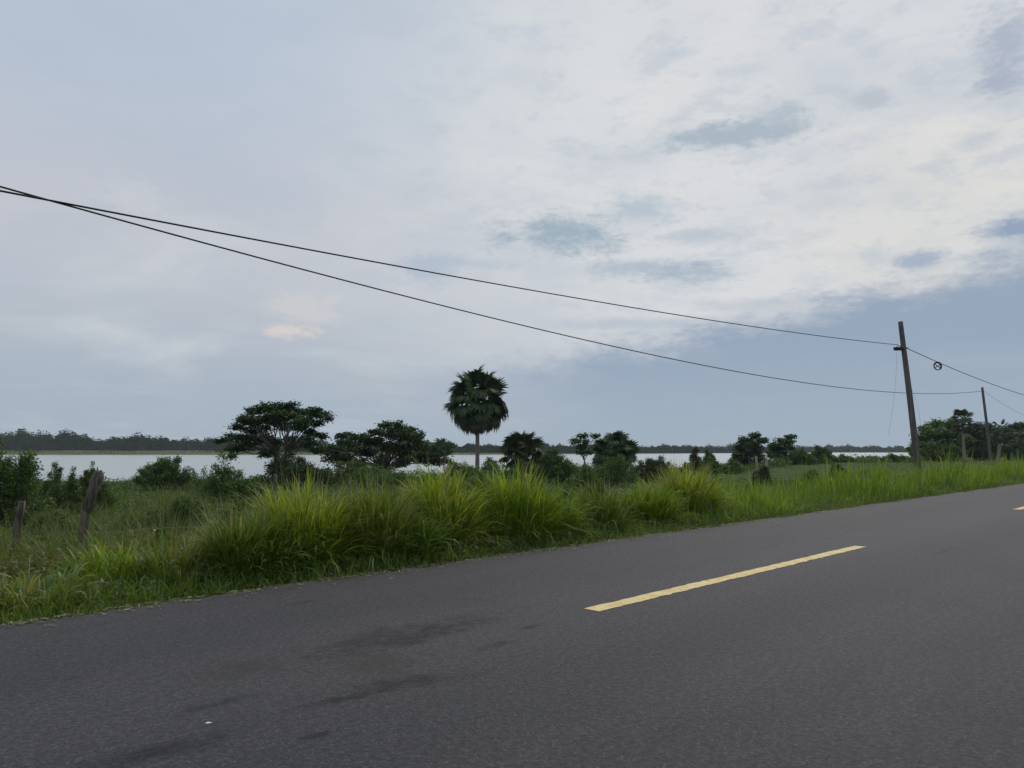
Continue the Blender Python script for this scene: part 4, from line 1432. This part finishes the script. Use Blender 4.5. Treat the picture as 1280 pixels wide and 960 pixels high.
def on_line(p, px):
    """distance t back along the road direction where the span through p crosses a viewing direction"""
    u = (px - 640) / 960 / math.cos(PITCH)
    return (p[0] - u * p[1]) / (DIR[0] - u * DIR[1])


def span(name, start, obs, sign, length, radius, label, n=70):
    """cable parallel to the road; heights fitted to a parabola through surveyed points"""
    ts, hs = [0.0], [start[2]]
    for px, py in obs:
        t = on_line(start, px)
        Yt = start[1] - DIR[1] * t
        ts.append(t)
        hs.append(pt(px, py, Yt)[2])
    co = np.polyfit(ts, hs, 2, w=[4] + [1] * len(obs))
    tt = np.linspace(0, length * sign, n)
    P = np.stack([start[0] - DIR[0] * tt, start[1] - DIR[1] * tt, np.polyval(co, tt)], 1)
    P[:, 2] += (start[2] - P[0, 2]) * np.exp(-np.abs(tt) / 6)
    b = Buf()
    tube(b, P, radius, 6)
    print(label, np.round(ts, 1), np.round(hs, 2), np.round(np.polyval(co, ts), 2))
    return tag(b.obj(name, M["cable"], origin=tuple(start)), label, "cable", "overhead cables"), co


span("overhead_cable", A1, [(0, 243.5), (240, 286), (560, 342), (740, 374), (900, 403), (1020, 420)], 1, 78, 0.017, "upper black cable running from the left to the near utility pole")
span("overhead_cable", A2, [(0, 237.5), (240, 301), (480, 364), (640, 403), (800, 439), (960, 473), (1100, 489), (1140, 491)], 1, 100, 0.024, "lower sagging black cable passing behind the near pole to the far pole")
_, co3 = span("overhead_cable", A1r, [(1173, 453), (1200, 464), (1240, 480), (1280, 494)], -1, 60, 0.020, "black cable dropping from the near pole to the right with a coil on it")
span("overhead_cable", pt(1229, 488, YP2), [(1245, 500), (1262, 511), (1280, 520)], -1, 34, 0.012, "thin cable sloping down right from the far utility pole")

# coil of spare cable hanging from the right-hand span
t_c = on_line(A1r, 1173)
pc = np.array([A1r[0] - DIR[0] * t_c, A1r[1] - DIR[1] * t_c, np.polyval(co3, t_c)])
rc = 0.22
cen = pc - np.array([0, 0, rc + 0.03])
root = empty("cable_coil", tuple(cen), "round black coil of spare cable hanging below the right hand cable", "cable coil")
ax1 = np.array([0.8, -0.25, 0.0])
ax1 /= np.linalg.norm(ax1)
ax2 = np.array([0.0, 0.1, 1.0])
b = Buf()
for k in range(5):
    a = np.linspace(0, 2 * np.pi, 29)
    rr_ = rc * (0.94 + 0.05 * k) + rng.normal(0, 0.004)
    off = np.cross(ax1, ax2) * 0.018 * (k - 2)
    tube(b, cen + off + np.outer(np.cos(a), ax1 * rr_ * 0.86) + np.outer(np.sin(a), ax2 * rr_), 0.022, 5, cap=False)
b.obj("loops", M["cable"], root)
b = Buf()
for s0, s1 in ((0.5, 3.7), (2.5, 5.6)):
    pA = cen + ax1 * rc * 0.9 * math.cos(s0) + ax2 * rc * math.sin(s0)
    pB = cen + ax1 * rc * 0.9 * math.cos(s1) + ax2 * rc * math.sin(s1)
    tube(b, [pA, (pA + pB) / 2 + np.array([0, -0.02, 0.0]), pB], 0.026, 5)
b.obj("cross_ties", M["cable"], root)
b = Buf()
tube(b, [cen + ax2 * rc, pc + np.array([0, 0, 0.02])], 0.02, 5)
b.obj("hanger", M["cable"], root)

# splice coil and bracket strapped to the near pole
cs = pt(1122.5, 436, YP1 - 0.12)
b = Buf()
for k in range(5):
    a = np.linspace(0, 2 * np.pi, 25)
    tube(b, cs + np.stack([np.cos(a) * (0.2 + 0.01 * k), np.sin(a) * 0.16, np.full(25, -0.06 + 0.03 * k)], 1), 0.022, 5, cap=False)
t = np.linspace(0, 1, 7)[:, None]
tube(b, (cs + np.array([-0.16, -0.1, 0.06])) * (1 - t) + (cs + np.array([0.2, -0.12, -0.05])) * t, 0.05 + 0.03 * np.sin(t[:, 0] * math.pi), 8)
b.obj("splice_coil", M["cable"], p1)
hb = pt(1129, 435, YP1)
b = Buf()
a = np.linspace(0, 2 * np.pi, 21)
for dzz in (-0.03, 0.03):
    tube(b, np.array([hb[0], YP1, hb[2] + dzz]) + np.stack([np.cos(a) * 0.15, np.sin(a) * 0.15, 0 * a], 1), 0.012, 5, cap=False)
tube(b, [hb + np.array([0.1, -0.1, 0]), hb + np.array([0.26, -0.05, 0.0])], 0.025, 6)
tube(b, [hb + np.array([-0.1, -0.12, 0.03]), pt(1121, 431, YP1 - 0.15)], 0.022, 6)
b.obj("clamp", M["steel"], p1)
for (x0_, y0_, x1_, y1_) in ((1121, 440, 1110, 545), (1137, 480, 1152, 540)):
    b = Buf()
    pa, pb = pt(x0_, y0_, YP1), pt(x1_, y1_, YP1)
    t = np.linspace(0, 1, 12)[:, None]
    P = pa * (1 - t) + pb * t
    P[:, 0] += 0.12 * np.sin(t[:, 0] * math.pi)
    tube(b, P, 0.0045, 4, cap=False)
    b.obj("loose_wire", M["steel"], p1)

# ------------------------------------------------------------------ litter on the asphalt
pscr = on_ground(261, 904, 0.012)
b = Buf()
V, q = [], []
for i in range(4):
    for j in range(3):
        V.append((pscr[0] + (i - 1.5) * 0.010 + rng.normal(0, 0.001), pscr[1] + (j - 1) * 0.008 + rng.normal(0, 0.001), pscr[2] + 0.001 + abs(rng.normal(0, 0.003))))
for i in range(3):
    for j in range(2):
        q.append((i * 3 + j, (i + 1) * 3 + j, (i + 1) * 3 + j + 1, i * 3 + j + 1))
b.add(V, q)
ob = b.obj("paper_scrap", M["scrap"], origin=tuple(pscr))
sol = ob.modifiers.new("thickness", "SOLIDIFY")
sol.thickness = 0.0015
tag(ob, "tiny white crumpled scrap lying on the near asphalt at the left", "litter")

# ------------------------------------------------------------------ haze
hz, o = new_mat("haze")
pv = S.nt.nodes.new("ShaderNodeVolumePrincipled")
pv.inputs["Color"].default_value = (0.86, 0.91, 0.97, 1)
pv.inputs["Density"].default_value = 0.00018
pv.inputs["Anisotropy"].default_value = 0.0
S.nt.links.new(pv.outputs[0], o.inputs["Volume"])
b = Buf()
hx, y0, y1, z0, z1 = 2650, -2700, 2750, -4.0, 14.0
b.add([(-hx, y0, z0), (hx, y0, z0), (hx, y1, z0), (-hx, y1, z0), (-hx, y0, z1), (hx, y0, z1), (hx, y1, z1), (-hx, y1, z1)],
      [(0, 3, 2, 1), (4, 5, 6, 7), (0, 1, 5, 4), (1, 2, 6, 5), (2, 3, 7, 6), (3, 0, 4, 7)])
tag(b.obj("haze", hz), kind="stuff")
